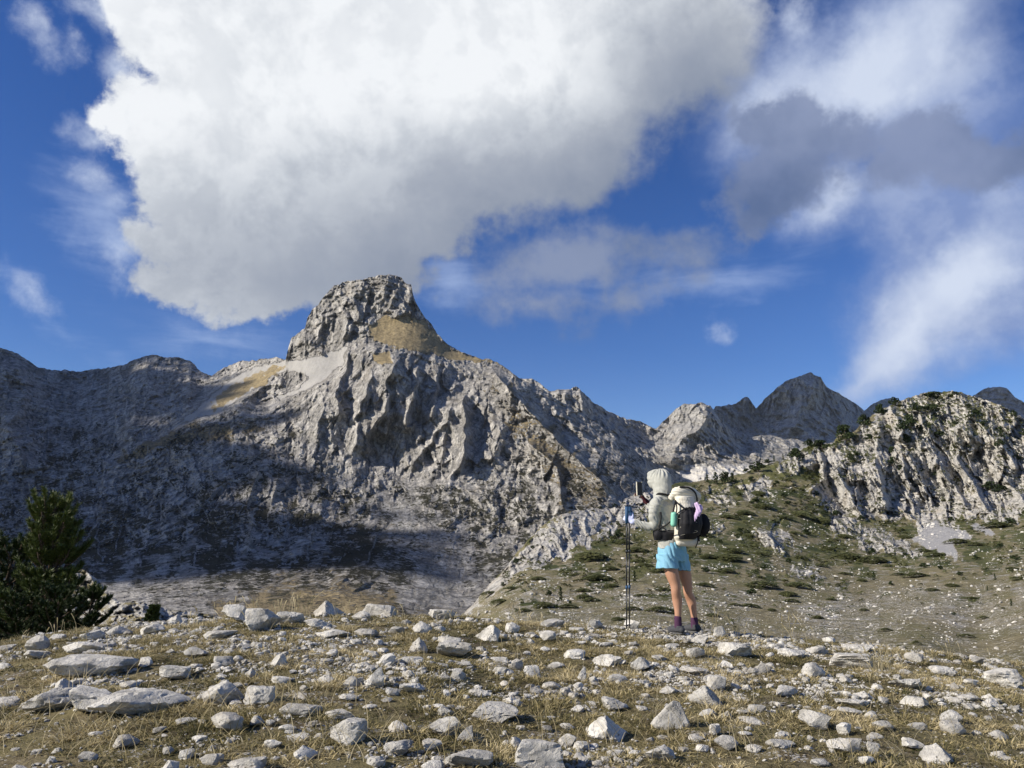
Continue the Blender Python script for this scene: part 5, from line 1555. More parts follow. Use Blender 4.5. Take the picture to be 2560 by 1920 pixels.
TREES = [(2114, 1107, 50, 50, 'round'), (2162, 1069, 38, 38, 'round'), (2205, 1037, 36, 34, 'round'), (2238, 1015, 24, 28, 'round'), (2054, 1127, 30, 42, 'round'), (2022, 1117, 22, 28, 'round'), (1995, 1149, 36, 44, 'round'), (1895, 1180, 28, 42, 'round'), (1867, 1186, 16, 20, 'round'),
         (1812, 1210, 36, 34, 'round'), (1788, 1210, 30, 28, 'cone'), (1830, 1206, 24, 26, 'cone'), (1768, 1206, 20, 20, 'cone'), (1935, 1145, 16, 10, 'cone'), (1957, 1137, 16, 9, 'cone'), (1919, 1157, 14, 20, 'round'), (1880, 1204, 14, 24, 'round'), (1840, 1203, 10, 8, 'cone'),
         (2253, 1079, 36, 30, 'round'), (2277, 1071, 40, 30, 'round'), (2229, 1139, 24, 22, 'round'), (2325, 1031, 26, 50, 'round'), (2262, 1110, 30, 26, 'round'), (2310, 1085, 28, 40, 'round'), (2345, 1098, 20, 40, 'round'), (2329, 996, 20, 52, 'round'), (2380, 990, 14, 34, 'round'), (2290, 1030, 26, 30, 'round'),
         (2436, 1045, 22, 30, 'round'), (2504, 1093, 28, 30, 'cone'), (2496, 1117, 24, 30, 'round'), (2476, 1226, 26, 40, 'round'), (2500, 1235, 22, 40, 'round'), (2526, 1312, 20, 32, 'round'), (2500, 1315, 12, 22, 'round'), (2378, 1306, 16, 14, 'round'), (2170, 1103, 20, 26, 'round'), (2140, 1142, 18, 22, 'round'), (2126, 1150, 18, 18, 'round'),
         (2230, 1165, 26, 20, 'round'), (2250, 1180, 20, 20, 'round'), (2340, 1190, 12, 20, 'round'), (2390, 1060, 14, 20, 'round'), (2460, 1065, 14, 20, 'round'), (2420, 1020, 12, 24, 'round'), (2535, 1040, 18, 16, 'round'), (2545, 1150, 22, 24, 'round'), (2300, 1240, 12, 18, 'round'), (2200, 1255, 14, 18, 'round'),
         (2185, 1451, 20, 18, 'cone'), (2229, 1463, 14, 14, 'round'), (1911, 1425, 14, 20, 'round'), (1881, 1407, 12, 10, 'cone'), (2468, 1477, 13, 9, 'cone'), (2528, 1515, 17, 13, 'cone'), (2386, 1538, 9, 13, 'round'), (2488, 1451, 17, 11, 'cone'), (2015, 1335, 16, 22, 'round'), (1971, 1407, 16, 16, 'round'), (2309, 1419, 14, 24, 'round'),
         (1401, 1502, 34, 22, 'cone'), (1586, 1455, 28, 20, 'cone'), (1373, 1489, 16, 16, 'round'), (1546, 1347, 26, 24, 'round'), (1524, 1343, 18, 16, 'cone'), (1556, 1357, 14, 14, 'round'), (1586, 1351, 16, 12, 'cone'), (1256, 1467, 13, 14, 'round'), (1425, 1512, 10, 14, 'round'), (1391, 1522, 13, 13, 'round'), (1749, 1389, 20, 15, 'cone'),
         (1763, 1433, 16, 26, 'round'), (1290, 1411, 16, 26, 'round'), (1878, 1487, 18, 30, 'round'), (2178, 1385, 18, 24, 'round'), (2146, 1400, 14, 20, 'round'), (2260, 1395, 14, 14, 'round'), (2090, 1290, 18, 22, 'round'), (2150, 1300, 16, 20, 'round'), (1960, 1245, 14, 20, 'round'), (1885, 1260, 14, 26, 'round'), (1970, 1262, 12, 22, 'round'),
         (2060, 1285, 12, 22, 'round'), (2040, 1240, 14, 16, 'round'), (1940, 1215, 14, 18, 'round'), (1850, 1240, 12, 18, 'round'), (1330, 1372, 10, 14, 'round'), (1500, 1268, 8, 14, 'round'), (1535, 1268, 10, 12, 'round'), (2440, 1400, 14, 20, 'round'), (2540, 1400, 16, 26, 'round'), (2400, 1440, 12, 18, 'round'), (2350, 1425, 12, 20, 'round'),
         (2500, 1370, 12, 20, 'round'), (1700, 1345, 12, 16, 'round'), (1640, 1395, 10, 14, 'round'), (1800, 1360, 12, 18, 'round'), (1850, 1330, 12, 16, 'round'), (2280, 1200, 14, 16, 'round'), (2560, 1090, 20, 20, 'round'), (2120, 1395, 16, 20, 'round')]


def pxm(P):
    return (P.y * math.cos(PITCH) + P.z * math.sin(PITCH)) / F


for i, (px, py, h, w, kd) in enumerate(TREES):
    P, _, _ = on_hill(px, py)
    k = pxm(P)
    small = h < 19
    nm = 'shrub' if small else 'pine_tree'
    t = empty(nm, P + Vector((0, 0, -0.05 * h * k)), (i * 1.7) % 6.28)
    cr = mesh_obj('crown', proto[(kd, i % (3 if kd == 'cone' else 4))], None, t)
    cr.scale = (w * k * 1.12, w * k * 1.12, h * k * 1.05)
    tr = mesh_obj('trunk', trunk_me, None, t); tr.scale = (h * k, h * k, h * k)
    noun = ('dark green shrub' if small else 'dark pine tree')
    adjs = (['small pointed', 'short conical', 'slim young'] if kd == 'cone' and small else ['conical', 'narrow pointed', 'upright'] if kd == 'cone' else (['broad low', 'spreading', 'wide bushy'] if w > h * 1.25 else ['round', 'compact rounded', 'bushy']))
    tag(t, hill_label(noun, adjs, px, py), 'shrub' if small else 'tree', 'shrubs dotted over the hillside' if small else 'pines growing on the rocky hill')

MATS = [(1820, 1407, 68, 15), (1812, 1440, 48, 20), (1899, 1449, 22, 10), (1995, 1473, 54, 12), (1969, 1495, 46, 14), (1903, 1478, 74, 20), (1977, 1509, 34, 10), (2078, 1504, 22, 7), (2120, 1408, 66, 24), (2182, 1414, 70, 18), (2293, 1447, 50, 10), (2249, 1441, 30, 8), (2154, 1457, 26, 9), (2044, 1550, 26, 9), (1836, 1518, 26, 10),
        (1875, 1523, 40, 12), (2532, 1434, 34, 20), (2548, 1455, 36, 12), (2396, 1366, 50, 20), (2496, 1328, 66, 20), (2072, 1380, 34, 12), (2221, 1420, 26, 8), (2215, 1582, 28, 9), (2417, 1598, 30, 11), (2044, 1549, 24, 8), (2078, 1502, 20, 7), (2290, 1616, 22, 8), (2252, 1628, 26, 8), (1475, 1408, 82, 24), (1522, 1431, 42, 16),
        (1494, 1459, 66, 20), (1459, 1484, 38, 12), (1526, 1477, 38, 20), (1647, 1437, 42, 16), (1478, 1510, 42, 14), (1650, 1538, 66, 18), (1459, 1500, 40, 12), (1224, 1494, 42, 16), (1419, 1526, 46, 14), (1761, 1472, 42, 14), (1360, 1525, 60, 14), (1555, 1365, 40, 14), (1590, 1385, 50, 14), (1750, 1345, 50, 14), (1705, 1362, 40, 12),
        (1830, 1385, 50, 10), (1770, 1400, 44, 12), (1900, 1390, 34, 8), (1725, 1500, 30, 9), (1780, 1545, 34, 9), (1345, 1455, 36, 12), (1280, 1480, 40, 12), (1250, 1515, 50, 14), (1310, 1535, 40, 12), (1580, 1530, 40, 11), (1600, 1495, 30, 9), (1545, 1555, 36, 9), (1740, 1560, 30, 8), (2340, 1395, 40, 10), (2440, 1370, 40, 12),
        (2380, 1470, 34, 8), (2330, 1480, 30, 7), (2430, 1500, 26, 7), (2000, 1295, 50, 12), (2050, 1310, 50, 12), (1905, 1275, 46, 14), (1860, 1290, 40, 12), (2110, 1350, 40, 12), (2260, 1350, 34, 12), (2310, 1385, 34, 12), (1960, 1300, 34, 10), (1820, 1300, 40, 10), (1870, 1345, 30, 10), (2000, 1400, 30, 10), (2050, 1420, 30, 9), (2110, 1440, 28, 8),
        (1930, 1530, 22, 7), (2160, 1530, 22, 7), (2460, 1550, 22, 6), (1985, 1340, 30, 12), (1895, 1240, 36, 10), (1690, 1440, 30, 10), (1610, 1420, 34, 10), (1660, 1480, 34, 9)]
for i, (px, py, w, h) in enumerate(MATS):
    P, r_, c_ = on_hill(px, py)
    Pt, _, _ = on_hill(px, py - h * 0.9)
    k = pxm(P)
    W = w * k * 1.22
    mid = (P + Pt) / 2
    dep = max((Pt - P).length, W * 0.45)
    dep = min(dep * 1.5, W * 1.3)
    n_ = Vector((0, -(Pt.z - P.z), max(0.2, Pt.y - P.y))).normalized()
    o = mesh_obj('juniper_mat', proto[('mat', i % 4)], None)
    o.location = mid - n_ * 0.03 * W
    o.rotation_euler = (math.atan2(Pt.z - P.z, max(0.05, Pt.y - P.y)) * 0.9, 0, 0)
    o.scale = (W * 1.15, dep * 1.1, max(0.22 * W, 0.3))
    tag(o, hill_label('olive green juniper mat', ['wide flat', 'long creeping', 'spreading'] if w > 44 else ['small round', 'little oval', 'compact'], px, py), 'juniper', 'creeping juniper mats on the slope')

# loose boulders and stones over the hill (too many to count)
rs = np.random.RandomState(77)
NH = 110000
hx = rs.uniform(1130, 2600, NH); hv = rs.uniform(0, 1, NH)
cc = np.clip(np.searchsorted(B_.x, hx), 1, len(B_.x) - 2)
rI = (hv * (B_.PX.shape[0] * 0.86)).astype(int)
dens = 0.30 * (0.12 + 0.9 * scree_b_[rI, cc] + 0.25 * (rocky[rI, cc] > .3)) * np.clip(0.5 + 1.6 * perlin(np.c_[hx / 46, B_.PY[rI, cc] / 26, 0 * hx], 3), 0.05, 1.3)
kp = (rs.rand(NH) < dens)
rI, cc = rI[kp], cc[kp]; NH = len(cc)
pts = B_P[rI, cc] + rs.normal(0, 0.2, (NH, 3)) * np.array([1, 1, 0])
size = pts[:, 1] * 0.00050 * np.exp(rs.exponential(0.42, NH)).clip(1, 5.0)
scl = size[:, None] * np.stack([rs.uniform(.8, 1.5, NH), rs.uniform(.7, 1.2, NH), rs.uniform(.5, 1.0, NH)], -1)
hs_ = scatter('loose_stones', pts, np.stack([rs.uniform(-.4, .4, NH), rs.uniform(-.4, .4, NH), rs.uniform(0, 6.28, NH)], -1), scl, rs.randint(0, 8, NH), peb)
tag(hs_, 'pale loose stones spread over the hillside', 'stones')

# low scrub between them
scr_p = [mesh_obj('scrub_tuft', np_mesh('scrub_tuft', *leaves(80 + i, 60, 'mat', 0.12)[:2], mat_mat, False, {'tone': leaves(80 + i, 60, 'mat', 0.12)[2]}), None, link=False) for i in range(3)]
NS = 16000
hx = rs.uniform(1130, 2600, NS); rI = (rs.uniform(0, 1, NS) ** 0.8 * (B_.PX.shape[0] * 0.98)).astype(int)
cc = np.clip(np.searchsorted(B_.x, hx), 1, len(B_.x) - 2)
py_ = B_.PY[rI, cc]
dens = np.clip(0.15 + 2.1 * perlin(np.c_[hx / 70, py_ / 36, 0 * hx], 13), 0.02, 1.0) * np.clip(vb[rI, cc] + 0.35, 0.05, 1.0) * (scr[rI, cc] < .4) * (1 - 0.85 * sstep(py_, 1450, 1560))
kp = rs.rand(NS) < dens
rI, cc = rI[kp], cc[kp]; NS = len(cc)
pts = B_P[rI, cc]
s_ = pts[:, 1] * 0.0050 * rs.uniform(.6, 1.7, NS)
scl = np.stack([s_, s_, s_ * rs.uniform(.3, .6, NS)], -1)
sc_o = scatter('scrub', pts, np.stack([0 * s_ + .3, 0 * s_, rs.uniform(0, 6.28, NS)], -1), scl, rs.randint(0, 3, NS), scr_p)
tag(sc_o, 'low dark green scrub between the hillside rocks', 'scrub')

# ================================================================== pines at the left edge
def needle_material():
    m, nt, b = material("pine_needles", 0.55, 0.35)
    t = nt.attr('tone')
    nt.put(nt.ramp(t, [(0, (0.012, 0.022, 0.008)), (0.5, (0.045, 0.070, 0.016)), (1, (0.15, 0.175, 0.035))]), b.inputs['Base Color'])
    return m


mat_needle = needle_material()


def brush(V, Fc, T, p, d, L, n, nl, w, r, tone):
    """needles round a shoot that starts at p and runs along d"""
    d = d / np.linalg.norm(d)
    u = np.cross(d, [0.3, 0.2, 0.9]); u /= np.linalg.norm(u); v = np.cross(d, u)
    for k in range(n):
        s = r.uniform(0, 1); a = r.uniform(0, 6.283)
        o = p + d * L * s
        out = (u * math.cos(a) + v * math.sin(a))
        nd = d * r.uniform(.55, 1.1) + out * r.uniform(.5, 1.0); nd /= np.linalg.norm(nd)
        sd = np.cross(nd, r.normal(size=3)); sd /= np.linalg.norm(sd)
        ln = nl * r.uniform(.75, 1.15)
        b0 = len(V); V += [o - sd * w, o + sd * w, o + nd * ln]
        Fc.append((b0, b0 + 1, b0 + 2)); t = np.clip(tone + r.normal(0, .12), 0, 1); T += [t * .8, t * .8, t]


def tube(V, Fc, pts, r0, r1, n=6):
    pts = [np.array(p, float) for p in pts]
    b0 = len(V); m = len(pts)
    for i, p in enumerate(pts):
        d = pts[min(i + 1, m - 1)] - pts[max(i - 1, 0)]; d /= np.linalg.norm(d) + 1e-9
        u = np.cross(d, [0.13, 0.27, 0.95] if abs(d[2]) < .9 else [1, 0, 0]); u /= np.linalg.norm(u); v = np.cross(d, u)
        rr_ = r0 + (r1 - r0) * i / (m - 1)
        for j in range(n):
            a = 6.283 * j / n
            V.append(p + (u * math.cos(a) + v * math.sin(a)) * rr_)
    for i in range(m - 1):
        for j in range(n):
            Fc.append((b0 + i * n + j, b0 + i * n + (j + 1) % n, b0 + (i + 1) * n + (j + 1) % n, b0 + (i + 1) * n + j))


def pine(name, label, base, H, R0, seed, whorls=12, low=0.0, lean=0.0, dens=1.0, tone0=0.42, group='pines beyond the left crest'):
    r = np.random.RandomState(seed)
    t = empty(name, base)
    V, Fc, T = [], [], []; BV, BF = [], []
    tp = [np.array([lean * H * s * s + 0.03 * H * math.sin(5 * s + seed), 0.02 * H * math.cos(4 * s), H * s]) for s in np.linspace(0, 1, 8)]
    tube(BV, BF, tp, 0.030 * H, 0.006 * H)
    for w_ in range(whorls):
        s = low + (0.98 - low) * (w_ + r.uniform(0, .4)) / whorls
        c = np.array([np.interp(s, np.linspace(0, 1, 8), [q_[k] for q_ in tp]) for k in range(3)])
        nb_ = r.randint(5, 8)
        L0 = R0 * (1 - s) ** 0.75 * r.uniform(.75, 1.1) + 0.06 * H
        for b_ in range(nb_):
            a = 6.283 * (b_ / nb_) + r.uniform(-.4, .4) + w_
            L = L0 * r.uniform(.65, 1.15)
            rise = 0.10 + 0.75 * s
            pts_ = [c + np.array([math.cos(a) * L * q_, math.sin(a) * L * q_, L * (rise * q_ * .5 + 0.55 * q_ * q_ * (0.35 + s))]) for q_ in (0, .33, .66, 1)]
            tube(BV, BF, pts_, 0.010 * H * (1 - .6 * s), 0.003 * H, 4)
            nsub = max(2, int(6 * L / R0 + 2))
            for q_ in range(nsub):
                f_ = 0.30 + 0.7 * (q_ + 1) / nsub
                j = min(2, int(f_ * 3 - 1e-6)); g_ = f_ * 3 - j
                p = pts_[j] * (1 - g_) + pts_[j + 1] * g_
                dirb = pts_[3] - pts_[2]
                for sgn in ((-1, 1) if f_ < 0.98 else (0,)):
                    sd = np.array([-math.sin(a), math.cos(a), 0]) * sgn * .9
                    d = dirb / np.linalg.norm(dirb) + sd + np.array([0, 0, .75])
                    d /= np.linalg.norm(d)
                    ll = 0.05 * H * r.uniform(.7, 1.2)
                    tube(BV, BF, [p, p + d * ll], 0.004 * H, 0.003 * H, 3)
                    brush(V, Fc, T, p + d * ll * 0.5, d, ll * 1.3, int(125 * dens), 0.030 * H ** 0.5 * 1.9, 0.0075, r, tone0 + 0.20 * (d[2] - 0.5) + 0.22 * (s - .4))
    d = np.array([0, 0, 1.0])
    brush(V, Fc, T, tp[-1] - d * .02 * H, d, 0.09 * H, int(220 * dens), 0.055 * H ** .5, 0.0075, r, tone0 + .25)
    mesh_obj('trunk', np_mesh('trunk', BV, BF, mat_bark, True), None, t)
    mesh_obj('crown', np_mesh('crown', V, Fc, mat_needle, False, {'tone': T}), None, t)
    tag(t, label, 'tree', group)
    return t


p0 = at(97, 1600, 17.0); zb = gz(p0.x, 17.0)
kk = pxm(p0)
top = at(97, 1262, 17.0)
pine('pine_tree', 'tall bushy young pine standing beyond the left end of the crest', Vector((p0.x, 17.0, zb)), top.z - zb, 0.68, 5, 12, tone0=0.64)
p1 = at(8, 1600, 18.0); t1 = at(8, 1372, 18.0); z1 = gz(p1.x, 18.0)
pine('pine_tree', 'dark pine cut by the left edge of the frame', Vector((p1.x, 18.0, z1)), t1.z - z1, 1.1, 8, 11, tone0=0.30)
p2 = at(200, 1600, 15.5); t2 = at(220, 1476, 15.5); z2 = gz(p2.x, 15.5)
pine('pine_tree', 'low dark pine spreading right of the tall bushy one', Vector((p2.x, 15.5, z2)), t2.z - z2, 0.55, 11, 6, lean=0.12, tone0=0.3)
p4 = at(140, 1600, 14.5); t4 = at(140, 1480, 14.5); z4 = gz(p4.x, 14.5)
pine('pine_tree', 'low scrubby pine in front of the tall bushy one', Vector((p4.x, 14.5, z4)), t4.z - z4, 0.75, 14, 6, tone0=0.25)
p5 = at(40, 1600, 14.5); t5 = at(40, 1500, 14.5); z5 = gz(p5.x, 14.5)
pine('pine_tree', 'low dark pine at the bottom left of the pine clump', Vector((p5.x, 14.5, z5)), t5.z - z5, 0.75, 17, 6, tone0=0.22)
p3 = at(378, 1566, 9.6); z3 = gz(p3.x, 9.6)
t3 = at(385, 1518, 9.6)
pine('pine_seedling', 'tiny pine seedling on the crest above the rounded wedge', Vector((p3.x, 9.6, z3)), max(0.24, t3.z - z3), 0.10, 21, 6, dens=0.5, lean=0.1, tone0=0.5, group=None)

# ================================================================== the hiker
PY0 = hit_ground(1712, 1586).y
_k = (PY0 * math.cos(PITCH) - 0.9 * math.sin(PITCH)) / F
HX = at(1700, 1578, PY0).x
HZ = float(ground_z(np.array([HX]), np.array([PY0]), False)[0])
FACE = Vector((-0.62, 0.785, 0)); LEFT = Vector((-0.785, -0.62, 0))
PZ0 = HZ


def hp(px, py, dy=0.0):
    """point of the figure: pixel of the photograph and depth offset from the hiker's plane, relative to the feet"""
    P = at(px, py, PY0 + dy)
    return np.array([P.x - HX, dy, P.z - PZ0])


def ring_loft(V, Fc, secs, n=20):
    """closed tube through (centre, rx, ry, u, v) sections, capped with points"""
    b0 = len(V)
    m = len(secs)
    for c, rx, ry, u, v in secs:
        for j in range(n):
            a = 2 * PI * j / n
            V.append(np.array(c) + np.array(u) * rx * math.cos(a) + np.array(v) * ry * math.sin(a))
    for i in range(m - 1):
        for j in range(n):
            Fc.append((b0 + i * n + j, b0 + i * n + (j + 1) % n, b0 + (i + 1) * n + (j + 1) % n, b0 + (i + 1) * n + j))
    for i, sg in ((0, -1), (m - 1, 1)):
        V.append(np.array(secs[i][0], float)); ci = len(V) - 1
        for j in range(n):
            a_, b_ = b0 + i * n + j, b0 + i * n + (j + 1) % n
            Fc.append((b_, a_, ci, ci) if sg < 0 else (a_, b_, ci, ci))


def limb(V, Fc, pts, radii, n=16, flat=1.0):
    """tapered limb through joints with rounded ends"""
    P = [np.array(p, float) for p in pts]
    # resample smoothly
    out = []; R = []
    m = len(P)
    for i in range(m - 1):
        p0, p1 = P[i], P[i + 1]
        pm, pn = P[max(i - 1, 0)], P[min(i + 2, m - 1)]
        for k in range(6):
            t = k / 6
            h = 0.5 * ((2 * p0) + (-pm + p1) * t + (2 * pm - 5 * p0 + 4 * p1 - pn) * t * t + (-pm + 3 * p0 - 3 * p1 + pn) * t ** 3)
            out.append(h); R.append(radii[i] + (radii[i + 1] - radii[i]) * (t * t * (3 - 2 * t)))
    out.append(P[-1]); R.append(radii[-1])
    d0 = out[1] - out[0]; d0 /= np.linalg.norm(d0); d1 = out[-1] - out[-2]; d1 /= np.linalg.norm(d1)
    pre = [out[0] - d0 * R[0] * q for q in (0.95, 0.7, 0.35)]; pr = [R[0] * q for q in (0.3, .71, .94)]
    post = [out[-1] + d1 * R[-1] * q for q in (0.35, 0.7, 0.95)]; qr_ = [R[-1] * q for q in (.94, .71, .3)]
    out = pre + out + post; R = pr + R + qr_
    u = None; secs = []
    for i in range(len(out)):
        d = out[min(i + 1, len(out) - 1)] - out[max(i - 1, 0)]; d /= np.linalg.norm(d) + 1e-9
        if u is None:
            u = np.cross(d, [0.1, 1, 0.05]); u /= np.linalg.norm(u)
        u = u - d * np.dot(u, d); u /= np.linalg.norm(u)
        secs.append((out[i], R[i], R[i] * flat, u, np.cross(d, u)))
    ring_loft(V, Fc, secs, n)


def ball(V, Fc, c, r, rot=None, sub=3):
    P, f = ico(sub)
    Q = P * np.array(r)
    if rot is not None: Q = Q @ np.array(rot).T
    b0 = len(V)
    for q_ in Q: V.append(q_ + np.array(c))
    for a_ in f: Fc.append((b0 + a_[0], b0 + a_[1], b0 + a_[2], b0 + a_[2]))


FR = np.stack([np.array(-LEFT), np.array(FACE), np.array([0, 0, 1.0])], 1)     # columns: right, forward, up


def solid(name, V, Fc, mat, parent, voxel=0.008, smooth=3, fold=None, dec=0.5):
    """closed pieces fused into one continuous skin"""
    me = bpy.data.meshes.new(name)
    Fq = [tuple(f) if f[2] != f[3] else (f[0], f[1], f[2]) for f in Fc]
    me.from_pydata([tuple(v) for v in V], [], Fq)
    o = bpy.data.objects.new(name, me); C.objects.link(o)
    md = o.modifiers.new('r', 'REMESH'); md.mode = 'VOXEL'; md.voxel_size = voxel; md.use_smooth_shade = True
    if smooth:
        m2 = o.modifiers.new('s', 'SMOOTH'); m2.factor = 0.5; m2.iterations = smooth
    if dec < 1:
        m3 = o.modifiers.new('d', 'DECIMATE'); m3.ratio = dec
    dg = bpy.context.evaluated_depsgraph_get()
    me2 = bpy.data.meshes.new_from_object(o.evaluated_get(dg))
    bpy.data.objects.remove(o); bpy.data.meshes.remove(me)
    me2.name = name
    if fold:
        n = len(me2.vertices)
        co = np.empty(n * 3, np.float32); me2.vertices.foreach_get('co', co); co = co.reshape(-1, 3)
        no = np.empty(n * 3, np.float32); me2.vertices.foreach_get('normal', no); no = no.reshape(-1, 3)
        co = co + no * fold(co.astype(float))[:, None]
        me2.vertices.foreach_set('co', co.astype(np.float32).reshape(-1))
    me2.polygons.foreach_set('use_smooth', np.full(len(me2.polygons), True))
    me2.update()
    return mesh_obj(name, me2, mat, parent)


mat_skin = plain("skin", (0.43, 0.235, 0.15), 0.55, 0.35, 0.10, 25)
mat_shirt = plain("sage_fabric", (0.40, 0.405, 0.37), 0.9, 0.1, 0.05, 60, 0.15, sheen=0.2)
mat_short = plain("blue_fabric", (0.20, 0.42, 0.56), 0.7, 0.25, 0.06, 50, 0.1)
mat_sock = plain("purple_knit", (0.075, 0.035, 0.070), 0.95, 0.1, 0.25, 120, 0.3)
mat_shoe = plain("grey_shoe_fabric", (0.06, 0.062, 0.068), 0.8, 0.2, 0.3, 60, 0.2)
mat_sole = plain("shoe_sole", (0.12, 0.12, 0.12), 0.8, 0.2, 0.2, 50)
mat_glove = plain("lavender_glove", (0.52, 0.56, 0.78), 0.8, 0.2, 0.08, 60)
mat_black = plain("black_mesh_fabric", (0.016, 0.016, 0.019), 0.75, 0.25, 0.3, 40, 0.3)
mat_blackw = plain("black_webbing", (0.012, 0.012, 0.014), 0.7, 0.3, 0.2, 60)
mat_cream = plain("cream_pack_fabric", (0.66, 0.62, 0.53), 0.75, 0.25, 0.05, 30, 0.1)
mat_lilac = plain("lilac_cloth", (0.56, 0.42, 0.62), 0.9, 0.15, 0.06, 60, 0.1)
mat_mint = plain("mint_bottle", (0.22, 0.55, 0.42), 0.5, 0.4, 0.04, 30)
mat_dark = plain("dark_carbon", (0.012, 0.013, 0.016), 0.35, 0.5, 0.1, 60)
mat_pblue = plain("blue_grip", (0.02, 0.075, 0.17), 0.6, 0.4, 0.15, 60)
mat_case = plain("phone_case", (0.02, 0.02, 0.022), 0.5, 0.4, 0.1, 40)
mat_rim = plain("phone_rim", (0.62, 0.58, 0.47), 0.35, 0.5, 0.04, 40, metal=0.3)
mat_skin2 = mat_skin

person = empty('person', (HX, PY0, HZ))
tag(person, 'hiker in pale hooded shirt and blue shorts holding up a phone', 'person')

# joints
headc = hp(1652, 1203, 0.05); neck = hp(1658, 1240, 0.03)
shL = hp(1639, 1256, -0.07); elL = hp(1638, 1313, -0.05); wrL = hp(1582, 1305, -0.02); haL = hp(1567, 1294, 0.0)
shR = hp(1676, 1256, 0.16); elR = hp(1650, 1290, 0.36); wrR = hp(1613, 1252, 0.42); haR = hp(1606, 1240, 0.43)
chest = hp(1659, 1285, 0.04); waist = hp(1668, 1335, 0.04); hip = hp(1680, 1378, 0.03)
hjL = hp(1668, 1392, -0.04); hjR = hp(1702, 1392, 0.10)
knL = hp(1689, 1467, -0.06); knR = hp(1719, 1469, 0.08)
anL = hp(1695, 1553, -0.05); anR = hp(1736, 1555, 0.10)

u_ = -LEFT; uu = np.array(u_); ff = np.array(FACE)
# ---- body: one continuous skin
V, Fc = [], []
ring_loft(V, Fc, [(hip + [0, 0, -.06], .120, .090, uu, ff), (hip, .128, .092, uu, ff), (waist, .120, .09, uu, ff), (chest, .150, .105, uu, ff), (hp(1657, 1256, .04), .165, .085, uu, ff), (hp(1657, 1243, .04), .08, .06, uu, ff)], 24)
limb(V, Fc, [neck - [0, 0, .03], headc - [0, 0, .03]], [.054, .052])
ball(V, Fc, headc + [0, 0, .0], (.073, .092, .108), FR)
ball(V, Fc, headc + ff * .072 - np.array([0, 0, .045]), (.045, .040, .050), FR)       # jaw
limb(V, Fc, [headc + ff * .085 + np.array([0, 0, .02]), headc + ff * .112 - np.array([0, 0, .022])], [.008, .014], 8)   # nose
for s in (-1, 1):
    ball(V, Fc, headc + uu * .074 * s - np.array([0, 0, .01]), (.008, .018, .030), FR, 2)
limb(V, Fc, [shL, elL + [0, 0, .004], wrL], [.036, .028, .022]); limb(V, Fc, [shR, elR, wrR], [.036, .028, .022])
limb(V, Fc, [hjL, hp(1679, 1430, -.05), knL + [0, 0, .01], knL - [0, 0, .05], hp(1693, 1500, -.035), hp(1695, 1530, -.045), anL], [.068, .072, .054, .049, .053, .036, .029])
limb(V, Fc, [hjR, hp(1711, 1430, .09), knR + [0, 0, .01], knR - [0, 0, .05], hp(1728, 1502, .105), hp(1734, 1532, .10), anR], [.066, .070, .052, .047, .051, .035, .029])
# kneecaps, heels and feet inside the shoes
for an in (anL, anR):
    limb(V, Fc, [an, np.array([an[0], an[1], .05])], [.030, .026]); limb(V, Fc, [np.array([an[0], an[1], .035]), np.array([an[0], an[1], .030]) + ff * .10], [.022, .020])


def hand(V, Fc, wrist, palm_dir, out_dir, curl, size=1.0, thumb=1):
    """palm, four unequal fingers bent at the knuckles, and a thumb from the side of the palm"""
    d = np.array(palm_dir, float); d /= np.linalg.norm(d)
    nrm = np.array(out_dir, float); nrm -= d * np.dot(nrm, d); nrm /= np.linalg.norm(nrm)     # the side the fingers curl to
    sd = np.cross(d, nrm)
    pc = wrist + d * .045 * size
    ring_loft(V, Fc, [(wrist, .026 * size, .019 * size, sd, nrm), (wrist + d * .03 * size, .034 * size, .017 * size, sd, nrm), (wrist + d * .068 * size, .040 * size, .016 * size, sd, nrm), (wrist + d * .082 * size, .034 * size, .012 * size, sd, nrm)], 12)
    for j, (off, ln) in enumerate(((-.030, .066), (-.010, .076), (.011, .072), (.030, .056))):
        p = wrist + d * .076 * size + sd * off * size
        a = 0.0; pts = [p]
        for seg, fr in enumerate((.45, .32, .23)):
            a += curl * (1.0 if seg else .8)
            p = p + (d * math.cos(a) + nrm * math.sin(a)) * ln * fr * size; pts.append(p)
        limb(V, Fc, pts, [.0092 * size, .0085 * size, .0078 * size, .0068 * size], 8)
    p = wrist + d * .025 * size - sd * .03 * size * thumb
    q1 = p + (d * .5 - sd * thumb * .7 + nrm * .35) * .035 * size
    q2 = q1 + (d * .7 + nrm * .9 * min(1, curl)) * .030 * size
    limb(V, Fc, [p, q1, q2], [.013 * size, .0105 * size, .0085 * size], 8)


hand(V, Fc, wrR, (haR - wrR) + np.array([-.02, 0, .03]), np.array([-0.8, .2, 0.1]), 0.75, 1.0, 1)
hand(V, Fc, wrL, (haL - wrL) + np.array([0, 0, .0]), np.array([0.1, 0.9, .2]), 1.15, 1.0, 1)
body = solid('body', V, Fc, mat_skin, person, 0.0062, 2, dec=0.35)
# eyes
for s in (-1, 1):
    e = []; f2 = []
    ball(e, f2, headc + ff * .083 + uu * .030 * s + np.array([0, 0, .012]), (.012, .008, .008), FR, 2)
    mesh_obj('eye', np_mesh('eye', e, [(a, b_, c_) for a, b_, c_, _ in f2], plain('eye_white', (.6, .58, .55), .3), True), None, body)
# hair showing under the hood
e, f2 = [], []
ball(e, f2, headc + ff * .0 + np.array([0, 0, .018]), (.080, .094, .106), FR)
solid('hair', e, f2, plain('brown_hair', (.05, .03, .018), .6, .3, .3, 90), person, .010, 2)

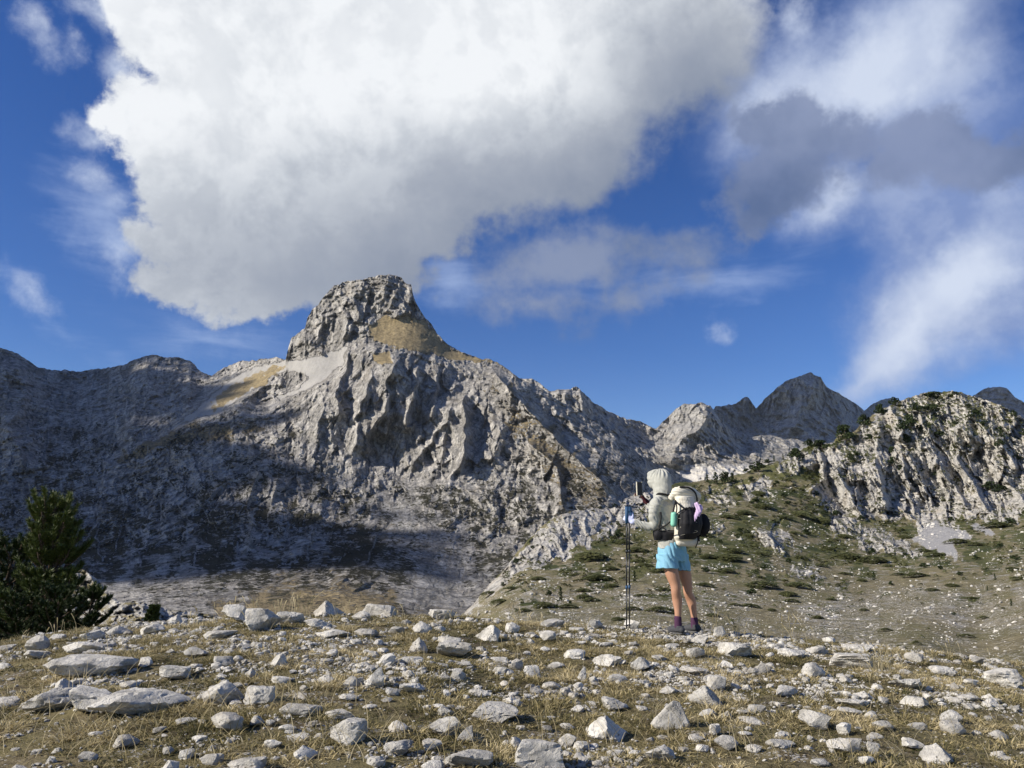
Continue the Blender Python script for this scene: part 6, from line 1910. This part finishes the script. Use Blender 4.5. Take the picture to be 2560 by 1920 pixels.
# ---- shirt with hood
V, Fc = [], []
ring_loft(V, Fc, [(hp(1681, 1372, .03), .168, .126, uu, ff), (hp(1679, 1360, .03), .166, .124, uu, ff), (hp(1672, 1340, .035), .150, .118, uu, ff), (hp(1666, 1320, .04), .152, .120, uu, ff), (hp(1660, 1290, .04), .165, .128, uu, ff),
                  (hp(1656, 1265, .04), .178, .118, uu, ff), (hp(1655, 1252, .04), .160, .095, uu, ff), (hp(1656, 1243, .035), .105, .080, uu, ff), (hp(1656, 1236, .03), .07, .065, uu, ff)], 28)
limb(V, Fc, [shL + [0.02, 0, 0.005], hp(1634, 1285, -.075), elL + [-.005, 0, 0], hp(1610, 1314, -.03), wrL + [.02, 0, .005]], [.063, .059, .053, .045, .036])
limb(V, Fc, [shR + [-.02, 0, .005], hp(1664, 1278, .28), elR, wrR + [.02, 0, -.02]], [.066, .060, .054, .036])
# hood
ball(V, Fc, hp(1654, 1200, .04), (.093, .113, .120), FR)
ring_loft(V, Fc, [(hp(1657, 1252, .03), .125, .105, uu, ff), (hp(1656, 1238, .03), .098, .104, uu, ff), (hp(1655, 1220, .035),  .092, .110, uu, ff), (hp(1654, 1200, .04), .093, .112, uu, ff)], 20)
# brim pulled forward round the face
pb = hp(1652, 1198, .04) + ff * .10
ring_loft(V, Fc, [(pb - ff * .06, .088, .110, uu, np.array([0, 0, 1.0])), (pb + ff * .012, .078, .100, uu, np.array([0, 0, 1.0])), (pb + ff * .035 + np.array([0, 0, .004]), .076, .096, uu, np.array([0, 0, 1.0]))], 20)


def shirt_fold(co):
    z = co[:, 2]
    hz = headc[2]
    a = np.arctan2(co[:, 1] - headc[1], co[:, 0] - headc[0])
    hood = sstep(z, hz - .10, hz + .06)
    pleat = np.sin(a * 15 + 3 * perlin(co * 6, 1)) * 0.008 * hood * sstep(z, hz + .0, hz + .09)
    n1 = perlin(co * np.array([9, 9, 16]) + perlin(co * 5, 4)[:, None] * 1.5, 2)
    # sleeve wrinkles run round the arm
    arm = sstep(-co[:, 0], 0.22, 0.30)
    fore = sstep(-co[:, 0], 0.30, 0.36)
    w = np.abs(np.sin((co[:, 0] * 1.0 + co[:, 2] * 0.55) * 95 + 2.2 * perlin(co * 12, 3)))
    diag = np.abs(np.sin((co[:, 0] * 0.8 + co[:, 2] * 1.0) * 48 + 2.6 * perlin(co * 8, 5)))
    return pleat + n1 * 0.006 * (1 - .5 * hood) - (1 - w) * .011 * fore - (1 - diag) * 0.010 * arm * (1 - fore) - (1 - diag) * .008 * (1 - arm) * (1 - hood)


shirt = solid('hooded_shirt', V, Fc, mat_shirt, person, 0.0065, 2, shirt_fold, dec=0.7)
# seam and hem
V, Fc = [], []
limb(V, Fc, [hp(1654, 1176, -.075), hp(1657, 1172, .02), hp(1655, 1174, .08)], [.004, .004, .004], 6)
mesh_obj('cap_peak', np_mesh('cap_peak', *(lambda a, b: (a, [f if f[2] != f[3] else (f[0], f[1], f[2], f[2]) for f in b]))(V, Fc), mat_shirt, True), None, shirt) if False else None
# peak of the cap under the hood
V, Fc = [], []
pk = headc + ff * .10 + np.array([0, 0, .045])
ring_loft(V, Fc, [(pk - ff * .03, .070, .012, uu, np.array([0, 0, 1.0])), (pk + ff * .03, .064, .008, uu, np.array([0, 0, 1.0])), (pk + ff * .075 - np.array([0, 0, .008]), .034, .005, uu, np.array([0, 0, 1.0]))], 16)
solid('cap_peak', V, Fc, mat_black, person, .005, 1)

# ---- shorts
V, Fc = [], []
ring_loft(V, Fc, [(hp(1679, 1356, .03), .150, .120, uu, ff), (hp(1681, 1370, .03), .168, .134, uu, ff), (hp(1682, 1388, .03), .176, .142, uu, ff), (hp(1683, 1404, .03), .170, .134, uu, ff)], 28)
ex = np.array([1, 0, 0.0]); ey = np.array([0, 1, 0.0])
ring_loft(V, Fc, [(hp(1667, 1385, -.02), .108, .105, ex, ey), (hp(1669, 1404, -.03), .114, .112, ex, ey), (hp(1669, 1421, -.04), .120, .116, ex, ey)], 24)
ring_loft(V, Fc, [(hp(1699, 1385, .07), .094, .105, ex, ey), (hp(1703, 1404, .08), .090, .108, ex, ey), (hp(1705, 1427, .085), .088, .108, ex, ey)], 24)


def short_fold(co):
    a = perlin(co * np.array([11, 11, 4]), 5); b_ = np.abs(np.sin(co[:, 0] * 42 + co[:, 2] * 26 + 2.5 * perlin(co * 7, 6)))
    return a * .011 - (1 - b_) * .010


shorts = solid('shorts', V, Fc, mat_short, person, 0.0065, 2, short_fold, dec=.7)
V, Fc = [], []
ring_loft(V, Fc, [(hp(1679, 1356, .03), .143, .113, uu, ff), (hp(1679, 1361, .03), .146, .116, uu, ff)], 28)
# ---- socks and shoes
for an, nm in ((anL, 'L'), (anR, 'R')):
    V, Fc = [], []
    limb(V, Fc, [an + [0, 0, .030], an + [0, 0, -.02], an + [0, 0, -.055]], [.0385, .039, .040])
    solid('sock', V, Fc, mat_sock, person, .0055, 1)
    V, Fc = [], []
    b_ = np.array([an[0], an[1], 0.0])
    fz = np.array([0, 0, 1.0])
    limb(V, Fc, [b_ - ff * .045 + fz * .050, b_ + ff * .03 + fz * .052, b_ + ff * .10 + fz * .040, b_ + ff * .165 + fz * .032], [.034, .038, .035, .026], 14)
    ring_loft(V, Fc, [(b_ - ff * .01 + fz * .035, .041, .048, uu, ff), (b_ - ff * .012 + fz * .078, .040, .045, uu, ff), (b_ - ff * .014 + fz * .088, .040, .044, uu, ff)], 16)
    sh_o = solid('shoe', V, Fc, mat_shoe, person, .0055, 2)
    V, Fc = [], []
    for q_, rx in ((0, .045),):
        ring_loft(V, Fc, [(b_ + ff * .055 + fz * 0.000, .034, .105, uu, ff), (b_ + ff * .055 + fz * .020, .038, .116, uu, ff)], 20)
    solid('sole', V, Fc, mat_sole, sh_o, .005, 1)
# glove on the pole hand
V, Fc = [], []
hand(V, Fc, wrL, (haL - wrL), np.array([0.1, 0.9, .2]), 1.15, 1.13, 1)
limb(V, Fc, [wrL + [.012, 0, .002], wrL], [.031, .030])
solid('glove', V, Fc, mat_glove, person, .0055, 1)
V, Fc = [], []
hand(V, Fc, wrR, (haR - wrR) + np.array([-.02, 0, .03]), np.array([-0.8, .2, 0.1]), 0.75, 1.13, 1)
limb(V, Fc, [wrR + [.02, -.01, -.02], wrR], [.031, .030])
dg_ = solid('glove', V, Fc, plain('dark_red_hand', (.05, .012, .016), .8, .2, .2, 60), person, .0055, 1)  # dark red outer shell of the phone hand
dg_['label'] = 'dark red hand round the phone'


# ---- waist pouch, on a belt
V, Fc = [], []
ring_loft(V, Fc, [(hp(1668, 1351, .03), .155, .124, uu, ff), (hp(1667, 1337, .035), .166, .135, uu, ff), (hp(1666, 1326, .04), .160, .130, uu, ff)], 24)
ball(V, Fc, hp(1651, 1337, -.045), (.085, .06, .062), FR)
pouch = solid('waist_pouch', V, Fc, mat_black, None, .007, 2, lambda co: .004 * perlin(co * 18, 3))
pouch.location = person.location
tag(pouch, 'black pouch on a belt round the hiker waist below the bent arm', 'pouch')

# ---- backpack
bk = empty('backpack', person.location)
tag(bk, 'cream backpack with black mesh pocket and lilac cloth on the hiker back', 'backpack')
bd = -ff                                               # away from the back
def bp(px, py, dy): return hp(px, py, dy)
ez = np.array([0, 0, 1.0])
V, Fc = [], []
ring_loft(V, Fc, [(bp(1708, 1352, -.10), .085, .070, uu, bd), (bp(1712, 1344, -.11), .128, .100, uu, bd), (bp(1716, 1320, -.12), .142, .118, uu, bd), (bp(1716, 1290, -.12), .140, .115, uu, bd), (bp(1714, 1262, -.12), .132, .105, uu, bd), (bp(1712, 1242, -.12), .125, .098, uu, bd)], 26)
limb(V, Fc, [bp(1681, 1238, -.13), bp(1695, 1230, -.15), bp(1722, 1230, -.12), bp(1742, 1242, -.06)], [.036, .060, .064, .052], 16)
limb(V, Fc, [bp(1700, 1356, -.13), bp(1730, 1356, -.12), bp(1742, 1350, -.08)], [.040, .046, .036], 12)
limb(V, Fc, [bp(1676, 1243, -.13), bp(1679, 1247, -.14)], [.026, .020], 10)
def pack_fold(co):
    w = np.abs(np.sin(co[:, 2] * 105 + co[:, 0] * 26 + 3.0 * perlin(co * 7, 7)))
    top_ = sstep(co[:, 2], 1.28, 1.36)
    return -(1 - w) * .006 * top_ + .007 * perlin(co * np.array([10, 10, 14]), 8)
solid('pack_bag', V, Fc, mat_cream, bk, .0065, 1, pack_fold, dec=.7)
V, Fc = [], []
ring_loft(V, Fc, [(bp(1718, 1349, -.15), .105, .070, uu, bd), (bp(1722, 1335, -.16), .138, .100, uu, bd), (bp(1725, 1310, -.17), .156, .112, uu, bd), (bp(1724, 1288, -.165), .150, .105, uu, bd), (bp(1721, 1270, -.16), .10, .085, uu, bd), (bp(1719, 1264, -.16), .05, .05, uu, bd)], 26)
ball(V, Fc, bp(1757, 1312, -.05), (.055, .09, .12), FR)
def mesh_fold(co):
    a = np.arctan2(co[:, 1] + .16, co[:, 0] - .08)
    return .006 * perlin(co * np.array([9, 9, 4]), 9) - (1 - np.abs(np.sin(a * 6 + 2 * perlin(co * 5, 4)))) * .008 * sstep(co[:, 2], 1.0, 1.2)
solid('mesh_pocket', V, Fc, mat_black, bk, .0065, 2, mesh_fold, dec=.7)


def strap(name, pts, w=.011, t=.004, parent=bk, mat=mat_blackw):
    V, Fc = [], []
    limb(V, Fc, pts, [w] * len(pts), 8, flat=0.55)
    me = bpy.data.meshes.new(name)
    me.from_pydata([tuple(v) for v in V], [], [tuple(f) if f[2] != f[3] else (f[0], f[1], f[2]) for f in Fc])
    for p_ in me.polygons: p_.use_smooth = True
    return mesh_obj(name, me, mat, parent)


strap('strap', [bp(1640, 1240, .0), bp(1648, 1234, -.065), bp(1662, 1236, -.085), bp(1678, 1240, -.05)], .013)            # yoke behind the neck
strap('strap', [bp(1701, 1218, -.20), bp(1722, 1219, -.21), bp(1738, 1232, -.19), bp(1743, 1252, -.17)], .010)            # over the roll top
strap('strap', [bp(1689, 1252, -.235), bp(1685, 1270, -.245), bp(1681, 1290, -.235)], .009)
strap('strap', [bp(1690, 1254, -.235), bp(1702, 1265, -.255), bp(1712, 1272, -.265)], .009)
strap('strap', [bp(1690, 1254, -.235), bp(1692, 1272, -.245), bp(1690, 1284, -.24)], .007)
strap('strap', [bp(1652, 1282, -.115), bp(1652, 1300, -.115), bp(1646, 1325, -.11)], .009)                             # shoulder strap under the arm
strap('strap', [bp(1648, 1322, -.12), bp(1666, 1312, -.14), bp(1688, 1294, -.24)], .008)
strap('strap', [bp(1654, 1314, -.12), bp(1668, 1328, -.15), bp(1684, 1330, -.22)], .007)
cord = [(1697, 1296), (1742, 1306), (1700, 1318), (1744, 1328), (1702, 1338)]
strap('shock_cord', [bp(x_, y_, -.275 + .0006 * abs(x_ - 1722)) for x_, y_ in cord], .0028, mat=mat_rim)
strap('pocket_hem', [bp(1686, 1292, -.235), bp(1702, 1277, -.262), bp(1722, 1270, -.27), bp(1742, 1277, -.24), bp(1752, 1288, -.19)], .006)
strap('strap', [bp(1744, 1340, -.18), bp(1744, 1356, -.17), bp(1739, 1368, -.17)], .006)
strap('strap', [bp(1747, 1342, -.18), bp(1748, 1352, -.17)], .009)
V, Fc = [], []
limb(V, Fc, [bp(1685, 1286, -.225), bp(1684, 1310, -.22)], [.033, .033], 12)
tb = solid('water_bottle', V, Fc, mat_mint, None, .006, 1); tb.location = person.location
tag(tb, 'mint green bottle in the side pocket of the backpack', 'bottle')
V, Fc = [], []
limb(V, Fc, [bp(1742, 1262, -.235), bp(1747, 1275, -.25), bp(1741, 1288, -.27), bp(1736, 1302, -.275)], [.032, .036, .026, .012], 12, flat=.5)
limb(V, Fc, [bp(1750, 1264, -.21), bp(1753, 1272, -.24), bp(1748, 1290, -.26)], [.022, .020, .012], 10, flat=.6)
cl = solid('cloth', V, Fc, mat_lilac, None, .0055, 1, lambda co: -(1 - np.abs(np.sin(co[:, 0] * 120 + co[:, 2] * 45 + 2 * perlin(co * 14, 2)))) * .008); cl.location = person.location
tag(cl, 'lilac cloth hanging over the black backpack pocket', 'cloth')

# ---- phone
ph = empty('phone', person.location)
tag(ph, 'phone with a pale edge raised in front of the hiker', 'phone')
pc = hp(1598, 1222, .36)
def box(name, c, ax, hs, mat, parent, bev=.003):
    bm = bmesh.new(); bmesh.ops.create_cube(bm, size=2.0)
    for v in bm.verts:
        p = np.array(c) + sum(np.array(ax[k]) * hs[k] * v.co[k] for k in range(3)); v.co = Vector(p)
    if bev: bmesh.ops.bevel(bm, geom=bm.edges[:] + bm.verts[:], offset=bev, segments=2, affect='EDGES', profile=.5)
    bmesh.ops.recalc_face_normals(bm, faces=bm.faces)
    me = bpy.data.meshes.new(name); bm.to_mesh(me); bm.free()
    return mesh_obj(name, me, mat, parent)
pa = np.array([0.80, 0.45, 0.0]); pa /= np.linalg.norm(pa); pn_ = np.array([pa[1], -pa[0], 0.0])
box('phone_frame', pc, (pa, pn_, ez), (.0365, .0050, .074), mat_rim, ph, .004)
box('phone_back', pc - pn_ * .0055 * -1, (pa, pn_, ez), (.0345, .0012, .072), mat_case, ph, .001)
box('phone_screen', pc - pn_ * .0055, (pa, pn_, ez), (.0345, .0012, .072), mat_case, ph, .001)

# ---- trekking poles
def pole(x_top, x_bot, y_bot, dy, label):
    t = empty('trekking_pole', person.location)
    a = hp(x_top, 1262, dy - .0); b_ = hp(x_bot, y_bot, dy)
    if True:
        gzz = gz(b_[0] + HX, PY0 + dy) - HZ; b_ = np.array([b_[0], b_[1], min(b_[2], gzz + .0)])
    def seg(nm, s0, s1, r0, r1, mat, parent=t):
        V, Fc = [], []
        p0, p1 = b_ + (a - b_) * s0, b_ + (a - b_) * s1
        ax_ = (a - b_) / np.linalg.norm(a - b_)
        ring_loft(V, Fc, [(p0, r0, r0, ex, ey), ((p0 + p1) / 2, (r0 + r1) / 2, (r0 + r1) / 2, ex, ey), (p1, r1, r1, ex, ey)], 12)
        me = bpy.data.meshes.new(nm); me.from_pydata([tuple(v) for v in V], [], [tuple(f) if f[2] != f[3] else (f[0], f[1], f[2]) for f in Fc])
        for p_ in me.polygons: p_.use_smooth = True
        return mesh_obj(nm, me, mat, parent)
    seg('tip', 0, .03, .003, .005, mat_rim)
    seg('shaft', .03, .34, .0066, .0070, mat_dark); seg('shaft', .34, .62, .0080, .0080, mat_pblue if False else mat_dark)
    seg('shaft', .62, .88, .0092, .0092, mat_dark)
    seg('clamp', .335, .36, .013, .013, mat_pblue); seg('clamp', .615, .64, .014, .014, mat_dark)
    seg('basket', .05, .058, .022, .020, mat_dark)
    seg('grip', .85, .99, .017, .021, mat_pblue); seg('grip_cap', .985, 1.0, .022, .018, mat_dark)
    V, Fc = [], []
    c = b_ + (a - b_) * .95
    limb(V, Fc, [c, c + [.035, -.01, -.02], c + [.045, -.01, -.08], c + [.02, -.01, -.12]], [.008, .009, .009, .007], 8, flat=.35)
    me = bpy.data.meshes.new('wrist_strap'); me.from_pydata([tuple(v) for v in V], [], [tuple(f) if f[2] != f[3] else (f[0], f[1], f[2]) for f in Fc])
    mesh_obj('wrist_strap', me, mat_pblue, t)
    tag(t, label, 'trekking pole', 'trekking poles in the gloved hand')
    return t


pole(1567, 1566, 1572, -.01, 'left one of two thin black trekking poles in the gloved hand')
pole(1573, 1573, 1556, .06, 'right one of two thin black trekking poles in the gloved hand')


# ================================================================== the air
bm = bmesh.new(); bmesh.ops.create_cube(bm, size=1.0)
hme = bpy.data.meshes.new('haze'); bm.to_mesh(hme); bm.free()
mh = bpy.data.materials.new('haze'); mh.use_nodes = True
nn = mh.node_tree.nodes; nn.clear()
ho_ = nn.new('ShaderNodeOutputMaterial'); pv = nn.new('ShaderNodeVolumePrincipled')
pv.inputs['Density'].default_value = 1.1e-5
pv.inputs['Color'].default_value = (0.75, 0.85, 1.0, 1)
mh.node_tree.links.new(pv.outputs[0], ho_.inputs['Volume'])
hz = mesh_obj('haze', hme, mh)
hz.scale = (24000, 24000, 1960); hz.location = (0, 2000, 1960 / 2 - 520)
tag(hz, kind='stuff', label='thin pale air between the peaks')
